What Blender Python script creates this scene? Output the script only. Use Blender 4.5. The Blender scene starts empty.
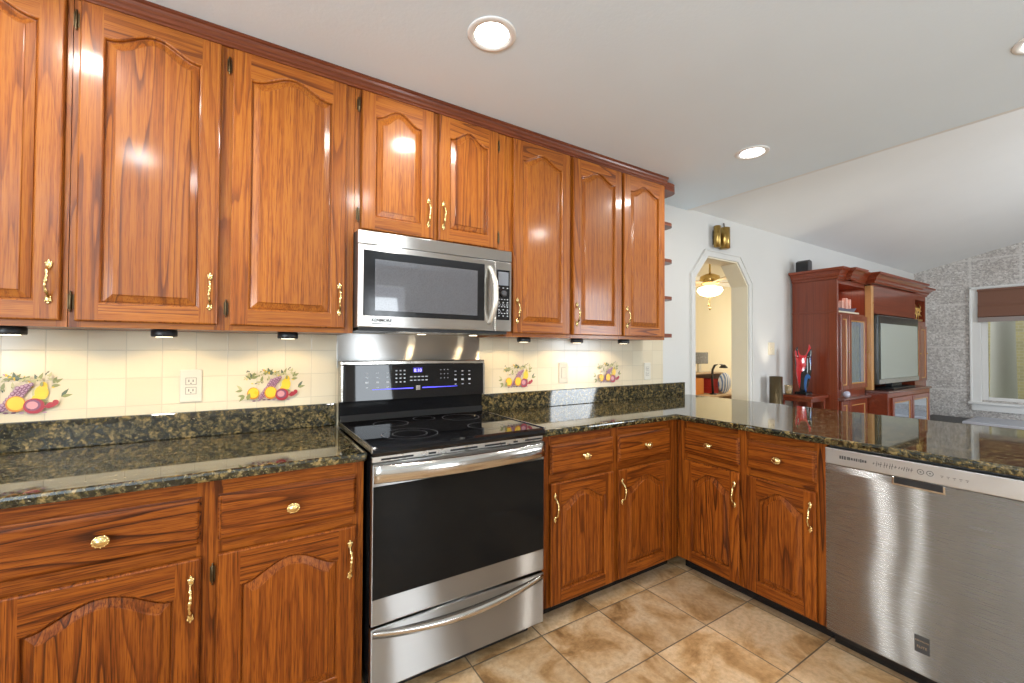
import bpy, bmesh, math, random
from mathutils import Vector, Matrix
random.seed(7)
PI = math.pi
S = bpy.context.scene
COL = S.collection

# ------------------------------------------------------------------ camera
cam_d = bpy.data.cameras.new('camera'); cam = bpy.data.objects.new('camera', cam_d); COL.objects.link(cam)
yaw, pit, rol = 0.564225, 0.0159436, 0.0050541
F = Vector((math.sin(yaw)*math.cos(pit), math.cos(yaw)*math.cos(pit), math.sin(pit)))
Rt = Vector((math.cos(yaw), -math.sin(yaw), 0)); U = Rt.cross(F)
R2 = Rt*math.cos(rol)+U*math.sin(rol); U2 = -Rt*math.sin(rol)+U*math.cos(rol)
m = Matrix((R2, U2, -F)).transposed().to_4x4(); m.translation = Vector((-0.39076, -2.22193, 1.29121))
cam.matrix_world = m
cam_d.sensor_width = 36; cam_d.lens = 425.037*36/1024; cam_d.clip_start = 0.02; cam_d.clip_end = 200
S.camera = cam

# ------------------------------------------------------------------ world, exposure, daylight
S.view_settings.view_transform = 'Standard'; S.view_settings.look = 'None'
S.view_settings.gamma = 1; S.view_settings.use_curve_mapping = False
S.view_settings.exposure = -0.60
S.cycles.use_denoising = True
S.cycles.max_bounces = 8; S.cycles.diffuse_bounces = 5; S.cycles.glossy_bounces = 5
S.cycles.sample_clamp_indirect = 6
S.cycles.caustics_reflective = False; S.cycles.caustics_refractive = False
W = bpy.data.worlds.new('world'); S.world = W; W.use_nodes = True
wn = W.node_tree.nodes; wn['Background'].inputs[0].default_value = (0.85, 0.90, 1.0, 1); wn['Background'].inputs[1].default_value = 2.4

def area(name, loc, aim, sx, sy, power, color, shape='RECTANGLE', spread=180):
    l = bpy.data.lights.new(name, 'AREA'); l.shape = shape; l.size = sx; l.size_y = sy
    l.energy = power; l.color = color; l.spread = math.radians(spread)
    o = bpy.data.objects.new(name, l); COL.objects.link(o); o.location = loc
    o.rotation_euler = Vector(aim).to_track_quat('-Z', 'Y').to_euler(); return o
CEIL = 2.46
DAY = (0.86, 0.94, 1.0)
# fill lamps added as daylight in unseen window openings (dining window behind the camera, side window, living room windows)
area('daylight_fill_dining', (1.3, -4.72, 1.25), (-.1, 1, 0.5), .55, 1.8, 40, DAY)
area('daylight_fill_side', (-2.72, -3.2, 1.50), (1, .15, 0.75), 1.9, 1.1, 225, DAY)
area('daylight_fill_living', (5.5, -4.72, 1.6), (-.1, 1, 0.35), 1.1, 1.9, 160, DAY)
area('daylight_office', (7.15, 1.0, 1.5), (-1, 0, 0), 1.2, 1.4, 34, (1.0, 0.86, 0.62))

# ------------------------------------------------------------------ helpers
def tag(o, label=None, cat=None, group=None, kind=None):
    if label: o['label'] = label
    if cat: o['category'] = cat
    if group: o['group'] = group
    if kind: o['kind'] = kind
    return o
def thing(name, loc, label, cat, group=None, rz=0):
    o = bpy.data.objects.new(name, None); COL.objects.link(o); o.location = loc; o.rotation_euler = (0, 0, rz)
    o.empty_display_size = .05
    return tag(o, label, cat, group)

class MB:
    def __init__(s): s.v = []; s.f = []; s.m = []; s.sm = []
    def add(s, vs, fs, mi=0, smooth=False):
        b = len(s.v); s.v += [tuple(v) for v in vs]
        for f in fs: s.f.append([b+i for i in f]); s.m.append(mi); s.sm.append(smooth)
        return s
    def box(s, x0, x1, y0, y1, z0, z1, mi=0):
        x0, x1 = sorted((x0, x1)); y0, y1 = sorted((y0, y1)); z0, z1 = sorted((z0, z1))
        v = [(x, y, z) for z in (z0, z1) for y in (y0, y1) for x in (x0, x1)]
        return s.add(v, [(0,2,3,1),(4,5,7,6),(0,1,5,4),(2,6,7,3),(0,4,6,2),(1,3,7,5)], mi)
    def cbox(s, x0, x1, y0, y1, z0, z1, c=.003, mi=0):
        """box with chamfered edges"""
        x0, x1 = sorted((x0, x1)); y0, y1 = sorted((y0, y1)); z0, z1 = sorted((z0, z1))
        bm = bmesh.new(); bmesh.ops.create_cube(bm, size=1)
        for v in bm.verts: v.co = Vector(((x0+x1)/2+v.co.x*(x1-x0), (y0+y1)/2+v.co.y*(y1-y0), (z0+z1)/2+v.co.z*(z1-z0)))
        bmesh.ops.bevel(bm, geom=bm.edges[:], offset=min(c, (x1-x0)*.45, (y1-y0)*.45, (z1-z0)*.45), segments=2, affect='EDGES', profile=.5)
        return s.bm(bm, mi)
    def bm(s, bm, mi=0, smooth=False):
        bm.verts.index_update(); bmesh.ops.recalc_face_normals(bm, faces=bm.faces[:])
        s.add([v.co[:] for v in bm.verts], [[v.index for v in f.verts] for f in bm.faces], mi, smooth); bm.free(); return s
    def prism(s, poly, axis, a, b, mi=0, smooth=False):
        """poly of 2D points extruded along axis; X: (y,z)  Y: (x,z)  Z: (x,y)"""
        def P(p, t): return (t, p[0], p[1]) if axis == 'X' else ((p[0], t, p[1]) if axis == 'Y' else (p[0], p[1], t))
        n = len(poly); bm = bmesh.new()
        A = [bm.verts.new(P(p, a)) for p in poly]; B = [bm.verts.new(P(p, b)) for p in poly]
        bm.faces.new(A); bm.faces.new(B[::-1])
        for i in range(n): bm.faces.new((A[i], B[i], B[(i+1) % n], A[(i+1) % n]))
        return s.bm(bm, mi, smooth)
    def rings(s, rings, mi=0, cap=True, smooth=True, closed=True):
        n = len(rings[0]); vs = [p for r in rings for p in r]; fs = []
        for k in range(len(rings)-1):
            for i in range(n if closed else n-1):
                j = (i+1) % n; fs.append((k*n+i, k*n+j, (k+1)*n+j, (k+1)*n+i))
        s.add(vs, fs, mi, smooth)
        if cap:
            b = len(s.v)-len(vs)
            s.f.append([b+i for i in range(n)][::-1]); s.m.append(mi); s.sm.append(False)
            s.f.append([b+(len(rings)-1)*n+i for i in range(n)]); s.m.append(mi); s.sm.append(False)
        return s
    def tube(s, pts, rad, n=10, mi=0, flat=1.0, cap=True):
        pts = [Vector(p) for p in pts]; R = rad if isinstance(rad, (list, tuple)) else [rad]*len(pts); rs = []
        t0 = (pts[1]-pts[0]).normalized(); ref = Vector((1, 0, 0)) if abs(t0.x) < .8 else Vector((0, 0, 1))
        for i, p in enumerate(pts):
            t = (pts[min(i+1, len(pts)-1)]-pts[max(i-1, 0)]).normalized()
            a = t.cross(ref).normalized(); b = t.cross(a).normalized()
            rs.append([p+(a*math.cos(2*PI*k/n)*flat+b*math.sin(2*PI*k/n))*R[i] for k in range(n)])
        return s.rings(rs, mi, cap)
    def lathe(s, prof, c=(0, 0, 0), n=24, mi=0, axis='Z', sx=1, sy=1):
        """prof: (radius, height)"""
        rs = []
        for r, h in prof:
            ring = []
            for k in range(n):
                a = 2*PI*k/n; x, y = r*math.cos(a)*sx, r*math.sin(a)*sy
                q = (x, y, h) if axis == 'Z' else ((x, h, y) if axis == 'Y' else (h, x, y))
                ring.append((c[0]+q[0], c[1]+q[1], c[2]+q[2]))
            rs.append(ring)
        return s.rings(rs, mi)
    def ell(s, c, r, n=12, k=8, mi=0):
        rs = []
        for j in range(k+1):
            t = PI*j/k; q = max(math.sin(t), 1e-3)
            rs.append([(c[0]+r[0]*q*math.cos(2*PI*i/n), c[1]+r[1]*q*math.sin(2*PI*i/n), c[2]-r[2]*math.cos(t)) for i in range(n)])
        return s.rings(rs, mi)
    def build(s, name, mats, parent=None, loc=None, label=None, local=False, rz=0, fix=True):
        """vertices in world space (the parent's place is taken off) unless local"""
        me = bpy.data.meshes.new(name)
        off = Vector((0, 0, 0))
        if parent is not None and not local:
            q = parent
            while q is not None: off += q.location; q = q.parent
        me.from_pydata([Vector(v)-off for v in s.v], [], s.f)
        for mt in (mats if isinstance(mats, (list, tuple)) else [mats]): me.materials.append(mt)
        me.polygons.foreach_set('material_index', s.m); me.polygons.foreach_set('use_smooth', s.sm)
        if fix:
            b = bmesh.new(); b.from_mesh(me); bmesh.ops.recalc_face_normals(b, faces=b.faces[:]); b.to_mesh(me); b.free()
        me.update()
        o = bpy.data.objects.new(name, me); COL.objects.link(o)
        if loc: o.location = loc
        if rz: o.rotation_euler = (0, 0, rz)
        if parent: o.parent = parent
        if label: o['label'] = label
        return o
def inst(me, name, parent, loc, rz=0, label=None):
    o = bpy.data.objects.new(name, me); COL.objects.link(o); o.location = loc; o.rotation_euler = (0, 0, rz); o.parent = parent
    if label: o['label'] = label
    return o
def text_mb(body, size, mi=0, depth=.0006, bold=0.0):
    c = bpy.data.curves.new('lettering', 'FONT'); c.body = body; c.size = size; c.extrude = depth/2; c.offset = bold; c.align_x = 'CENTER'; c.align_y = 'CENTER'; c.resolution_u = 3
    o = bpy.data.objects.new('lettering', c); COL.objects.link(o)
    dg = bpy.context.evaluated_depsgraph_get(); me = bpy.data.meshes.new_from_object(o.evaluated_get(dg))
    bpy.data.objects.remove(o); 
    b = MB(); b.add([(v.co.x, v.co.z, v.co.y) for v in me.vertices], [list(p.vertices) for p in me.polygons], mi)
    bpy.data.meshes.remove(me); bpy.data.curves.remove(c); return b
def moved(b, dx, dy, dz, rz=0):
    c, s = math.cos(rz), math.sin(rz)
    b.v = [(v[0]*c-v[1]*s+dx, v[0]*s+v[1]*c+dy, v[2]+dz) for v in b.v]; return b
def merge(a, b, mi=None):
    k = len(a.v); a.v += b.v; a.f += [[k+i for i in f] for f in b.f]; a.m += (b.m if mi is None else [mi]*len(b.m)); a.sm += b.sm; return a

# ------------------------------------------------------------------ materials
def new_mat(name):
    m = bpy.data.materials.new(name); m.use_nodes = True; nt = m.node_tree
    return m, nt, nt.nodes['Principled BSDF']
def N(nt, t, **kw):
    n = nt.nodes.new(t)
    for k, v in kw.items():
        if hasattr(n, k): setattr(n, k, v)
        else: n.inputs[k].default_value = v
    return n
def L(nt, a, b): nt.links.new(a, b)
def ramp(nt, fac, stops, interp='LINEAR'):
    r = nt.nodes.new('ShaderNodeValToRGB'); r.color_ramp.interpolation = interp
    e = r.color_ramp.elements
    while len(e) < len(stops): e.new(.5)
    for i, (p, c) in enumerate(stops):
        e[i].position = p; e[i].color = (*c, 1) if len(c) == 3 else c
    L(nt, fac, r.inputs[0]); return r.outputs[0]
def math_n(nt, op, a, b=None, c=None):
    n = nt.nodes.new('ShaderNodeMath'); n.operation = op
    for i, v in enumerate((a, b, c)):
        if v is None: continue
        if isinstance(v, (int, float)): n.inputs[i].default_value = v
        else: L(nt, v, n.inputs[i])
    return n.outputs[0]
def mix(nt, fac, a, b, mode='MIX'):
    n = nt.nodes.new('ShaderNodeMix'); n.data_type = 'RGBA'; n.blend_type = mode
    for s, v in ((n.inputs[0], fac), (n.inputs[6], a), (n.inputs[7], b)):
        if isinstance(v, (int, float)): s.default_value = v
        elif isinstance(v, tuple): s.default_value = (*v, 1)
        else: L(nt, v, s)
    return n.outputs[2]
def objcoord(nt, scale=(1, 1, 1), rnd=True):
    tc = nt.nodes.new('ShaderNodeTexCoord'); mp = nt.nodes.new('ShaderNodeMapping'); mp.inputs['Scale'].default_value = scale
    if rnd:
        oi = nt.nodes.new('ShaderNodeObjectInfo'); v = nt.nodes.new('ShaderNodeVectorMath'); v.operation = 'SCALE'
        v.inputs[0].default_value = (17.3, 9.1, 23.7); L(nt, oi.outputs['Random'], v.inputs['Scale'])
        a = nt.nodes.new('ShaderNodeVectorMath'); a.operation = 'ADD'; L(nt, tc.outputs['Object'], a.inputs[0]); L(nt, v.outputs[0], a.inputs[1])
        L(nt, a.outputs[0], mp.inputs[0])
    else: L(nt, tc.outputs['Object'], mp.inputs[0])
    return mp.outputs[0]
def simple(name, col, rough=.5, metal=0, **kw):
    m, nt, p = new_mat(name)
    p.inputs['Base Color'].default_value = (*col, 1); p.inputs['Roughness'].default_value = rough; p.inputs['Metallic'].default_value = metal
    for k, v in kw.items(): p.inputs[k.replace('_', ' ')].default_value = v
    if rough < .1: return m
    n = N(nt, 'ShaderNodeTexNoise', Scale=35.0, Detail=3.0); L(nt, objcoord(nt), n.inputs['Vector'])
    r = ramp(nt, n.outputs[0], [(.3, (max(rough-.03, 0),)*3), (.7, (min(rough+.04, 1),)*3)]); L(nt, r, p.inputs['Roughness'])
    return m
def emis(name, col, st):
    m, nt, p = new_mat(name); p.inputs['Base Color'].default_value = (*col, 1)
    p.inputs['Emission Color'].default_value = (*col, 1); p.inputs['Emission Strength'].default_value = st; return m

def wood(name, axis, light, mid, dark, spec=.3, rings=13, ringamt=1.0, poreamt=.5, rough=.30, coat=.42, stretch=.055, scale=7.5):
    m, nt, p = new_mat(name)
    sc = {'Z': (1, 1, stretch), 'X': (stretch, 1, 1), 'Y': (1, stretch, 1)}[axis]
    vec = objcoord(nt, sc)
    n = N(nt, 'ShaderNodeTexNoise', Scale=scale, Detail=2.0, Roughness=.40, Distortion=.18); L(nt, vec, n.inputs['Vector'])
    fr = math_n(nt, 'FRACT', math_n(nt, 'MULTIPLY', n.outputs[0], float(rings)))
    ring = ramp(nt, fr, [(0, (.05,)*3), (.07, (.12,)*3), (.22, (.62,)*3), (.55, (.92,)*3), (.90, (1, 1, 1)), (.965, (.8,)*3), (1, (.05,)*3)])
    # how strong the rings are varies over the board
    n3 = N(nt, 'ShaderNodeTexNoise', Scale=3.0, Detail=1.0); L(nt, vec, n3.inputs['Vector'])
    amt = math_n(nt, 'MULTIPLY', ramp(nt, n3.outputs[0], [(.35, (.35,)*3), (.65, (1, 1, 1))]), ringamt)
    ringc = mix(nt, amt, (1.0, 1.0, 1.0), ring)
    sp = {'Z': (1, 1, .035), 'X': (.035, 1, 1), 'Y': (1, .035, 1)}[axis]
    pv = objcoord(nt, sp)
    pn = N(nt, 'ShaderNodeTexNoise', Scale=330.0, Detail=2.0, Roughness=.6); L(nt, pv, pn.inputs['Vector'])
    pore = ramp(nt, pn.outputs[0], [(.34, (0, 0, 0)), (.52, (1, 1, 1))])
    fp = {'Z': (1, 1, .012), 'X': (.012, 1, 1), 'Y': (1, .012, 1)}[axis]
    fn_ = N(nt, 'ShaderNodeTexNoise', Scale=85.0, Detail=2.0, Roughness=.7, Distortion=.1); L(nt, objcoord(nt, fp), fn_.inputs['Vector'])
    fine = ramp(nt, fn_.outputs[0], [(.40, (.22,)*3), (.53, (1, 1, 1))])
    pore2 = mix(nt, 1.0, mix(nt, poreamt, (1.0, 1.0, 1.0), pore), mix(nt, .55, (1.0, 1.0, 1.0), fine), 'MULTIPLY')
    val = mix(nt, 1.0, ringc, pore2, 'MULTIPLY')
    col = ramp(nt, val, [(0, dark), (.45, mid), (1, light)])
    bn = N(nt, 'ShaderNodeTexNoise', Scale=2.2, Detail=2.0); L(nt, vec, bn.inputs['Vector'])
    tone = ramp(nt, bn.outputs[0], [(.3, (.80, .76, .70)), (.7, (1.12, 1.10, 1.08))])
    col = mix(nt, 1.0, col, tone, 'MULTIPLY'); L(nt, col, p.inputs['Base Color'])
    p.inputs['Roughness'].default_value = rough+.12
    p.inputs['Coat Weight'].default_value = coat; p.inputs['Coat Roughness'].default_value = .135
    p.inputs['Specular IOR Level'].default_value = spec
    b = N(nt, 'ShaderNodeBump', Strength=.10, Distance=.002); L(nt, val, b.inputs['Height']); L(nt, b.outputs[0], p.inputs['Normal'])
    cb = N(nt, 'ShaderNodeBump', Strength=.05, Distance=.004)
    wv = N(nt, 'ShaderNodeTexNoise', Scale=14.0, Detail=1.0); L(nt, vec, wv.inputs['Vector']); L(nt, wv.outputs[0], cb.inputs['Height']); L(nt, cb.outputs[0], p.inputs['Coat Normal'])
    return m
OL, OM, OD = (.40, .132, .013), (.28, .073, .006), (.080, .017, .0025)
oak = {a: wood('oak_'+a, a, OL, OM, OD) for a in 'XYZ'}
oak_fine = {'Z': wood('oak_fine_grain', 'Z', OL, (.29, .078, .007), (.15, .035, .004), rings=9, ringamt=.5, poreamt=.8)}
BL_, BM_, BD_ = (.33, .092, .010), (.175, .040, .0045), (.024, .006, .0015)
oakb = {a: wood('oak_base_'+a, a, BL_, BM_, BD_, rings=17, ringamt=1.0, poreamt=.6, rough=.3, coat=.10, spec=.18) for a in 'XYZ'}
crown_m = wood('oak_crown', 'X', (.20, .048, .014), (.14, .030, .009), (.06, .013, .004), ringamt=.5, coat=.35)
cherry = {a: wood('cherry_'+a, a, (.235, .046, .017), (.175, .032, .012), (.10, .018, .007), rings=6, ringamt=.5, poreamt=.25, rough=.2, coat=.7) for a in 'XYZ'}

def brushed(name, col=(.49, .475, .455), rough=.28, aniso=.88, wave=.0022):
    m, nt, p = new_mat(name); nt.nodes.remove(p); g = nt.nodes.new('ShaderNodeBsdfAnisotropic'); g.distribution = 'GGX'
    out = [n for n in nt.nodes if n.type == 'OUTPUT_MATERIAL'][0]; L(nt, g.outputs[0], out.inputs[0])
    g.inputs['Anisotropy'].default_value = aniso
    tg = nt.nodes.new('ShaderNodeTangent'); tg.direction_type = 'RADIAL'; tg.axis = 'Z'; L(nt, tg.outputs[0], g.inputs['Tangent'])
    v = objcoord(nt, (1, 1, 90)); n = N(nt, 'ShaderNodeTexNoise', Scale=7.0, Detail=2.0, Roughness=.5); L(nt, v, n.inputs['Vector'])
    L(nt, ramp(nt, n.outputs[0], [(.3, (rough-.004,)*3), (.7, (rough+.006,)*3)]), g.inputs['Roughness'])
    L(nt, ramp(nt, n.outputs[0], [(.3, tuple(c*.975 for c in col)), (.7, col)]), g.inputs['Color'])
    # the slight waviness of pressed sheet
    w = N(nt, 'ShaderNodeTexNoise', Scale=3.2, Detail=0.0); L(nt, objcoord(nt, (1, 1, 1)), w.inputs['Vector'])
    b = N(nt, 'ShaderNodeBump', Strength=1.0, Distance=wave*3); L(nt, w.outputs[0], b.inputs['Height']); L(nt, b.outputs[0], g.inputs['Normal'])
    return m
steel = brushed('brushed_steel')
steel_dw = brushed('brushed_steel_dark', (.44, .455, .465), .27)
steel_mw = brushed('brushed_steel_bright', (.70, .69, .67), .30, aniso=.75)
steel_light = simple('satin_steel', (.66, .65, .62), .28, 1)
steel_plain = simple('polished_steel', (.60, .57, .53), .16, 1)
brass = simple('brass', (.80, .60, .26), .22, 1)
brass_dark = simple('aged_brass', (.42, .28, .09), .3, 1)
hinge_m = simple('antique_brass', (.12, .085, .045), .38, 1)
blackg = simple('black_glass', (.006, .006, .007), .03, 0)
ovenglass = simple('oven_glass', (.008, .008, .008), .03, 0, Specular_IOR_Level=.14)
black_e = simple('black_enamel', (.010, .010, .011), .12, 0)
blackp = simple('black_plastic', (.012, .012, .013), .4)
darkgrey = simple('dark_grey_plastic', (.07, .07, .075), .4)
white_p = simple('white_plastic', (.66, .62, .53), .35)
almond = simple('almond_plastic', (.74, .66, .50), .4)
print_m = simple('pale_print', (.55, .56, .58), .5)
print_dk = simple('grey_print', (.05, .05, .05), .5)
trim_w = simple('white_paint', (.80, .80, .78), .45)
ltrim = simple('white_baffle', (.85, .85, .83), .5)

def painted(name, col, rough=.75, bump=.12):
    m, nt, p = new_mat(name); p.inputs['Roughness'].default_value = rough; p.inputs['Specular IOR Level'].default_value = .25
    n = N(nt, 'ShaderNodeTexNoise', Scale=2.0, Detail=3.0); L(nt, objcoord(nt, rnd=False), n.inputs['Vector'])
    L(nt, ramp(nt, n.outputs[0], [(.3, tuple(c*.975 for c in col)), (.7, col)]), p.inputs['Base Color'])
    t = N(nt, 'ShaderNodeTexNoise', Scale=90.0, Detail=4.0); L(nt, objcoord(nt, rnd=False), t.inputs['Vector'])
    b = N(nt, 'ShaderNodeBump', Strength=bump, Distance=.003); L(nt, t.outputs[0], b.inputs['Height']); L(nt, b.outputs[0], p.inputs['Normal'])
    return m
wall_m = painted('wall_paint', (.66, .655, .63))
ceil_m = painted('ceiling_paint', (.79, .90, .985), .85, .2)
vault_m = painted('vault_paint', (.80, .82, .82), .85, .2)
cream_m = painted('cream_paint', (.80, .74, .58))

def granite():
    m, nt, p = new_mat('granite')
    v = objcoord(nt, rnd=False)
    n1 = N(nt, 'ShaderNodeTexNoise', Scale=40.0, Detail=5.0, Roughness=.62, Distortion=.6); L(nt, v, n1.inputs['Vector'])
    n2 = N(nt, 'ShaderNodeTexVoronoi', Scale=115.0); L(nt, v, n2.inputs['Vector'])
    n3 = N(nt, 'ShaderNodeTexNoise', Scale=150.0, Detail=2.0); L(nt, v, n3.inputs['Vector'])
    c1 = ramp(nt, n1.outputs[0], [(.34, (.008, .009, .006)), (.46, (.026, .025, .013)), (.55, (.095, .076, .034)), (.70, (.21, .155, .070))])
    c2 = ramp(nt, n2.outputs['Color'], [(.25, (.22, .24, .20)), (.6, (1.0, .98, .9)), (.88, (2.3, 2.0, 1.5))])
    c = mix(nt, .75, c1, c2, 'MULTIPLY')
    s = ramp(nt, n3.outputs[0], [(.66, (0, 0, 0)), (.72, (1, 1, 1))])
    c = mix(nt, s, c, (.26, .22, .13)); L(nt, c, p.inputs['Base Color'])
    p.inputs['Roughness'].default_value = .04; p.inputs['IOR'].default_value = 1.7
    return m
gran = granite()

def grid_nodes(nt, size, ox, oy, ax=('X', 'Y'), grout=.004, coord=None):
    """returns (mask 1=tile, cell vector)"""
    sp = nt.nodes.new('ShaderNodeSeparateXYZ'); L(nt, coord, sp.inputs[0]); outs = []; cells = []
    sizes = size if isinstance(size, tuple) else (size, size)
    for a, o, sz in zip(ax, (ox, oy), sizes):
        t = math_n(nt, 'DIVIDE', math_n(nt, 'SUBTRACT', sp.outputs[a], o), sz)
        fr = math_n(nt, 'FRACT', math_n(nt, 'ADD', t, 100.0)); cells.append(math_n(nt, 'FLOOR', t))
        d = math_n(nt, 'MULTIPLY', math_n(nt, 'MINIMUM', fr, math_n(nt, 'SUBTRACT', 1.0, fr)), sz)
        outs.append(d)
    d = math_n(nt, 'MINIMUM', outs[0], outs[1])
    mr = nt.nodes.new('ShaderNodeMapRange'); mr.inputs['From Min'].default_value = grout*.4; mr.inputs['From Max'].default_value = grout*.9
    L(nt, d, mr.inputs['Value'])
    cb = nt.nodes.new('ShaderNodeCombineXYZ'); L(nt, cells[0], cb.inputs[0]); L(nt, cells[1], cb.inputs[1])
    return mr.outputs[0], cb.outputs[0]
def floor_mat():
    m, nt, p = new_mat('stone_floor_tile'); v = objcoord(nt, rnd=False)
    mask, cell = grid_nodes(nt, .349, .76, -.665, coord=v, grout=.0042)
    wn_ = nt.nodes.new('ShaderNodeTexWhiteNoise'); L(nt, cell, wn_.inputs[0])
    off = nt.nodes.new('ShaderNodeVectorMath'); off.operation = 'SCALE'; off.inputs['Scale'].default_value = 30; L(nt, wn_.outputs['Color'], off.inputs[0])
    ad = nt.nodes.new('ShaderNodeVectorMath'); L(nt, v, ad.inputs[0]); L(nt, off.outputs[0], ad.inputs[1])
    n = N(nt, 'ShaderNodeTexNoise', Scale=4.2, Detail=6.0, Roughness=.62, Distortion=.9); L(nt, ad.outputs[0], n.inputs['Vector'])
    c = ramp(nt, n.outputs[0], [(.30, (.24, .125, .048)), (.42, (.44, .26, .115)), (.50, (.56, .37, .20)), (.62, (.64, .47, .30)), (.75, (.50, .31, .15))])
    n2 = N(nt, 'ShaderNodeTexNoise', Scale=45.0, Detail=4.0, Roughness=.7); L(nt, ad.outputs[0], n2.inputs['Vector'])
    c = mix(nt, .55, c, ramp(nt, n2.outputs[0], [(.3, (.62, .57, .50)), (.6, (1.1, 1.1, 1.1))]), 'MULTIPLY')
    tone = ramp(nt, wn_.outputs[0], [(0, (.82, .80, .78)), (1, (1.12, 1.10, 1.06))]); c = mix(nt, 1.0, c, tone, 'MULTIPLY')
    c = mix(nt, mask, (.13, .095, .06), c); L(nt, c, p.inputs['Base Color'])
    L(nt, ramp(nt, n2.outputs[0], [(.3, (.42,)*3), (.7, (.30,)*3)]), p.inputs['Roughness'])
    h = math_n(nt, 'ADD', mask, math_n(nt, 'MULTIPLY', n.outputs[0], .6))
    b = N(nt, 'ShaderNodeBump', Strength=.35, Distance=.004); L(nt, h, b.inputs['Height']); L(nt, b.outputs[0], p.inputs['Normal'])
    return m
floor_m = floor_mat()
def tile_mat():
    m, nt, p = new_mat('glazed_wall_tile'); v = objcoord(nt, rnd=False)
    mask, cell = grid_nodes(nt, .110, -.006, 1.026, ('X', 'Z'), coord=v, grout=.0022)
    wn_ = nt.nodes.new('ShaderNodeTexWhiteNoise'); L(nt, cell, wn_.inputs[0])
    c = ramp(nt, wn_.outputs[0], [(0, (.71, .61, .44)), (1, (.75, .66, .49))])
    c = mix(nt, mask, (.62, .54, .40), c); L(nt, c, p.inputs['Base Color'])
    p.inputs['Roughness'].default_value = .16
    b = N(nt, 'ShaderNodeBump', Strength=.5, Distance=.0015); L(nt, mask, b.inputs['Height']); L(nt, b.outputs[0], p.inputs['Normal'])
    return m
tile_m = tile_mat()
def stone_mat():
    m, nt, p = new_mat('exposed_aggregate'); v = objcoord(nt, rnd=False)
    mask, cell = grid_nodes(nt, (.47, .62), -.13, .10, ('Y', 'Z'), coord=v, grout=.02)
    n = N(nt, 'ShaderNodeTexVoronoi', Scale=60.0); L(nt, v, n.inputs['Vector'])
    c = ramp(nt, n.outputs['Color'], [(.05, (.36, .34, .325)), (.4, (.52, .49, .465)), (.65, (.66, .63, .60)), (.97, (.80, .78, .76))])
    n2 = N(nt, 'ShaderNodeTexNoise', Scale=3.0, Detail=3.0); L(nt, v, n2.inputs['Vector'])
    c = mix(nt, 1.0, c, ramp(nt, n2.outputs[0], [(.3, (.86, .84, .83)), (.7, (1.05,)*3)]), 'MULTIPLY')
    c = mix(nt, math_n(nt, 'ADD', math_n(nt, 'MULTIPLY', mask, .6), .4), (.74, .71, .68), c); L(nt, c, p.inputs['Base Color'])
    p.inputs['Roughness'].default_value = .85
    b = N(nt, 'ShaderNodeBump', Strength=.7, Distance=.01); L(nt, n.outputs['Distance'], b.inputs['Height']); L(nt, b.outputs[0], p.inputs['Normal'])
    return m
stone_m = stone_mat()
def glass_mat(name='window_glass'):
    m, nt, p = new_mat(name); p.inputs['Base Color'].default_value = (1, 1, 1, 1); p.inputs['Roughness'].default_value = 0
    p.inputs['Transmission Weight'].default_value = 1; p.inputs['IOR'].default_value = 1.02; return m
glass = glass_mat()

# ------------------------------------------------------------------ the room
XL, XR, YB = -2.7, 8.38, -4.7       # left wall, stone gable wall, wall behind the camera
XE = 2.745                          # edge of the flat kitchen ceiling
def struct(name, mb, mats, fix=True):
    o = mb.build(name, mats, fix=fix); tag(o, kind='structure'); return o
def vz(y): return 2.475+.25*(-y)
struct('floor', MB().box(XL-.1, XR+.1, YB-.1, 2.2, -.06, 0), floor_m)
# wall behind the cabinets with the clipped-corner arch
ax0, ax1, axa, axb, az, at = 2.845, 3.68, 3.03, 3.495, 1.90, 2.105
wb = MB(); T = .155
wb.box(XL, ax0, 0, T, 0, 2.60); wb.box(ax1, XR, 0, T, 0, 2.60)
wb.prism([(ax0, az), (axa, at), (axb, at), (ax1, az), (ax1, 2.60), (ax0, 2.60)], 'Y', 0, T)
struct('wall_back', wb, wall_m)
# arch lining and casing
def ring_poly(d): return [(ax0-d, 0), (ax0-d, az+d*.5), (axa-d*.6, at+d), (axb+d*.6, at+d), (ax1+d, az+d*.5), (ax1+d, 0)]
tr = MB(); A, B = ring_poly(0), ring_poly(.045)
for i in range(5): tr.prism([A[i], A[i+1], B[i+1], B[i]], 'Y', -.014, -.0005)
B2, C2 = ring_poly(.045), ring_poly(.06)
for i in range(5): tr.prism([B2[i], B2[i+1], C2[i+1], C2[i]], 'Y', -.022, -.0005)
struct('trim_1', tr, wall_m)
li = MB(); A, B = ring_poly(0), ring_poly(-.012)
for i in range(5): li.prism([A[i], A[i+1], B[i+1], B[i]], 'Y', -.001, T+.001)
struct('trim_2', li, cream_m)
struct('ceiling', MB().box(XL, XE, YB, T, CEIL, CEIL+.12), ceil_m)
vb = MB(); vb.prism([(T, vz(T)), (YB, vz(YB)), (YB, vz(YB)+.1), (T, vz(T)+.1)], 'X', XE, XR+.1)
vb.prism([(0, CEIL), (YB, CEIL), (YB, vz(YB)+.05), (0, vz(0)+.05)], 'X', XE+.0005, XE+.03)
struct('ceiling_vault', vb, vault_m)
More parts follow.
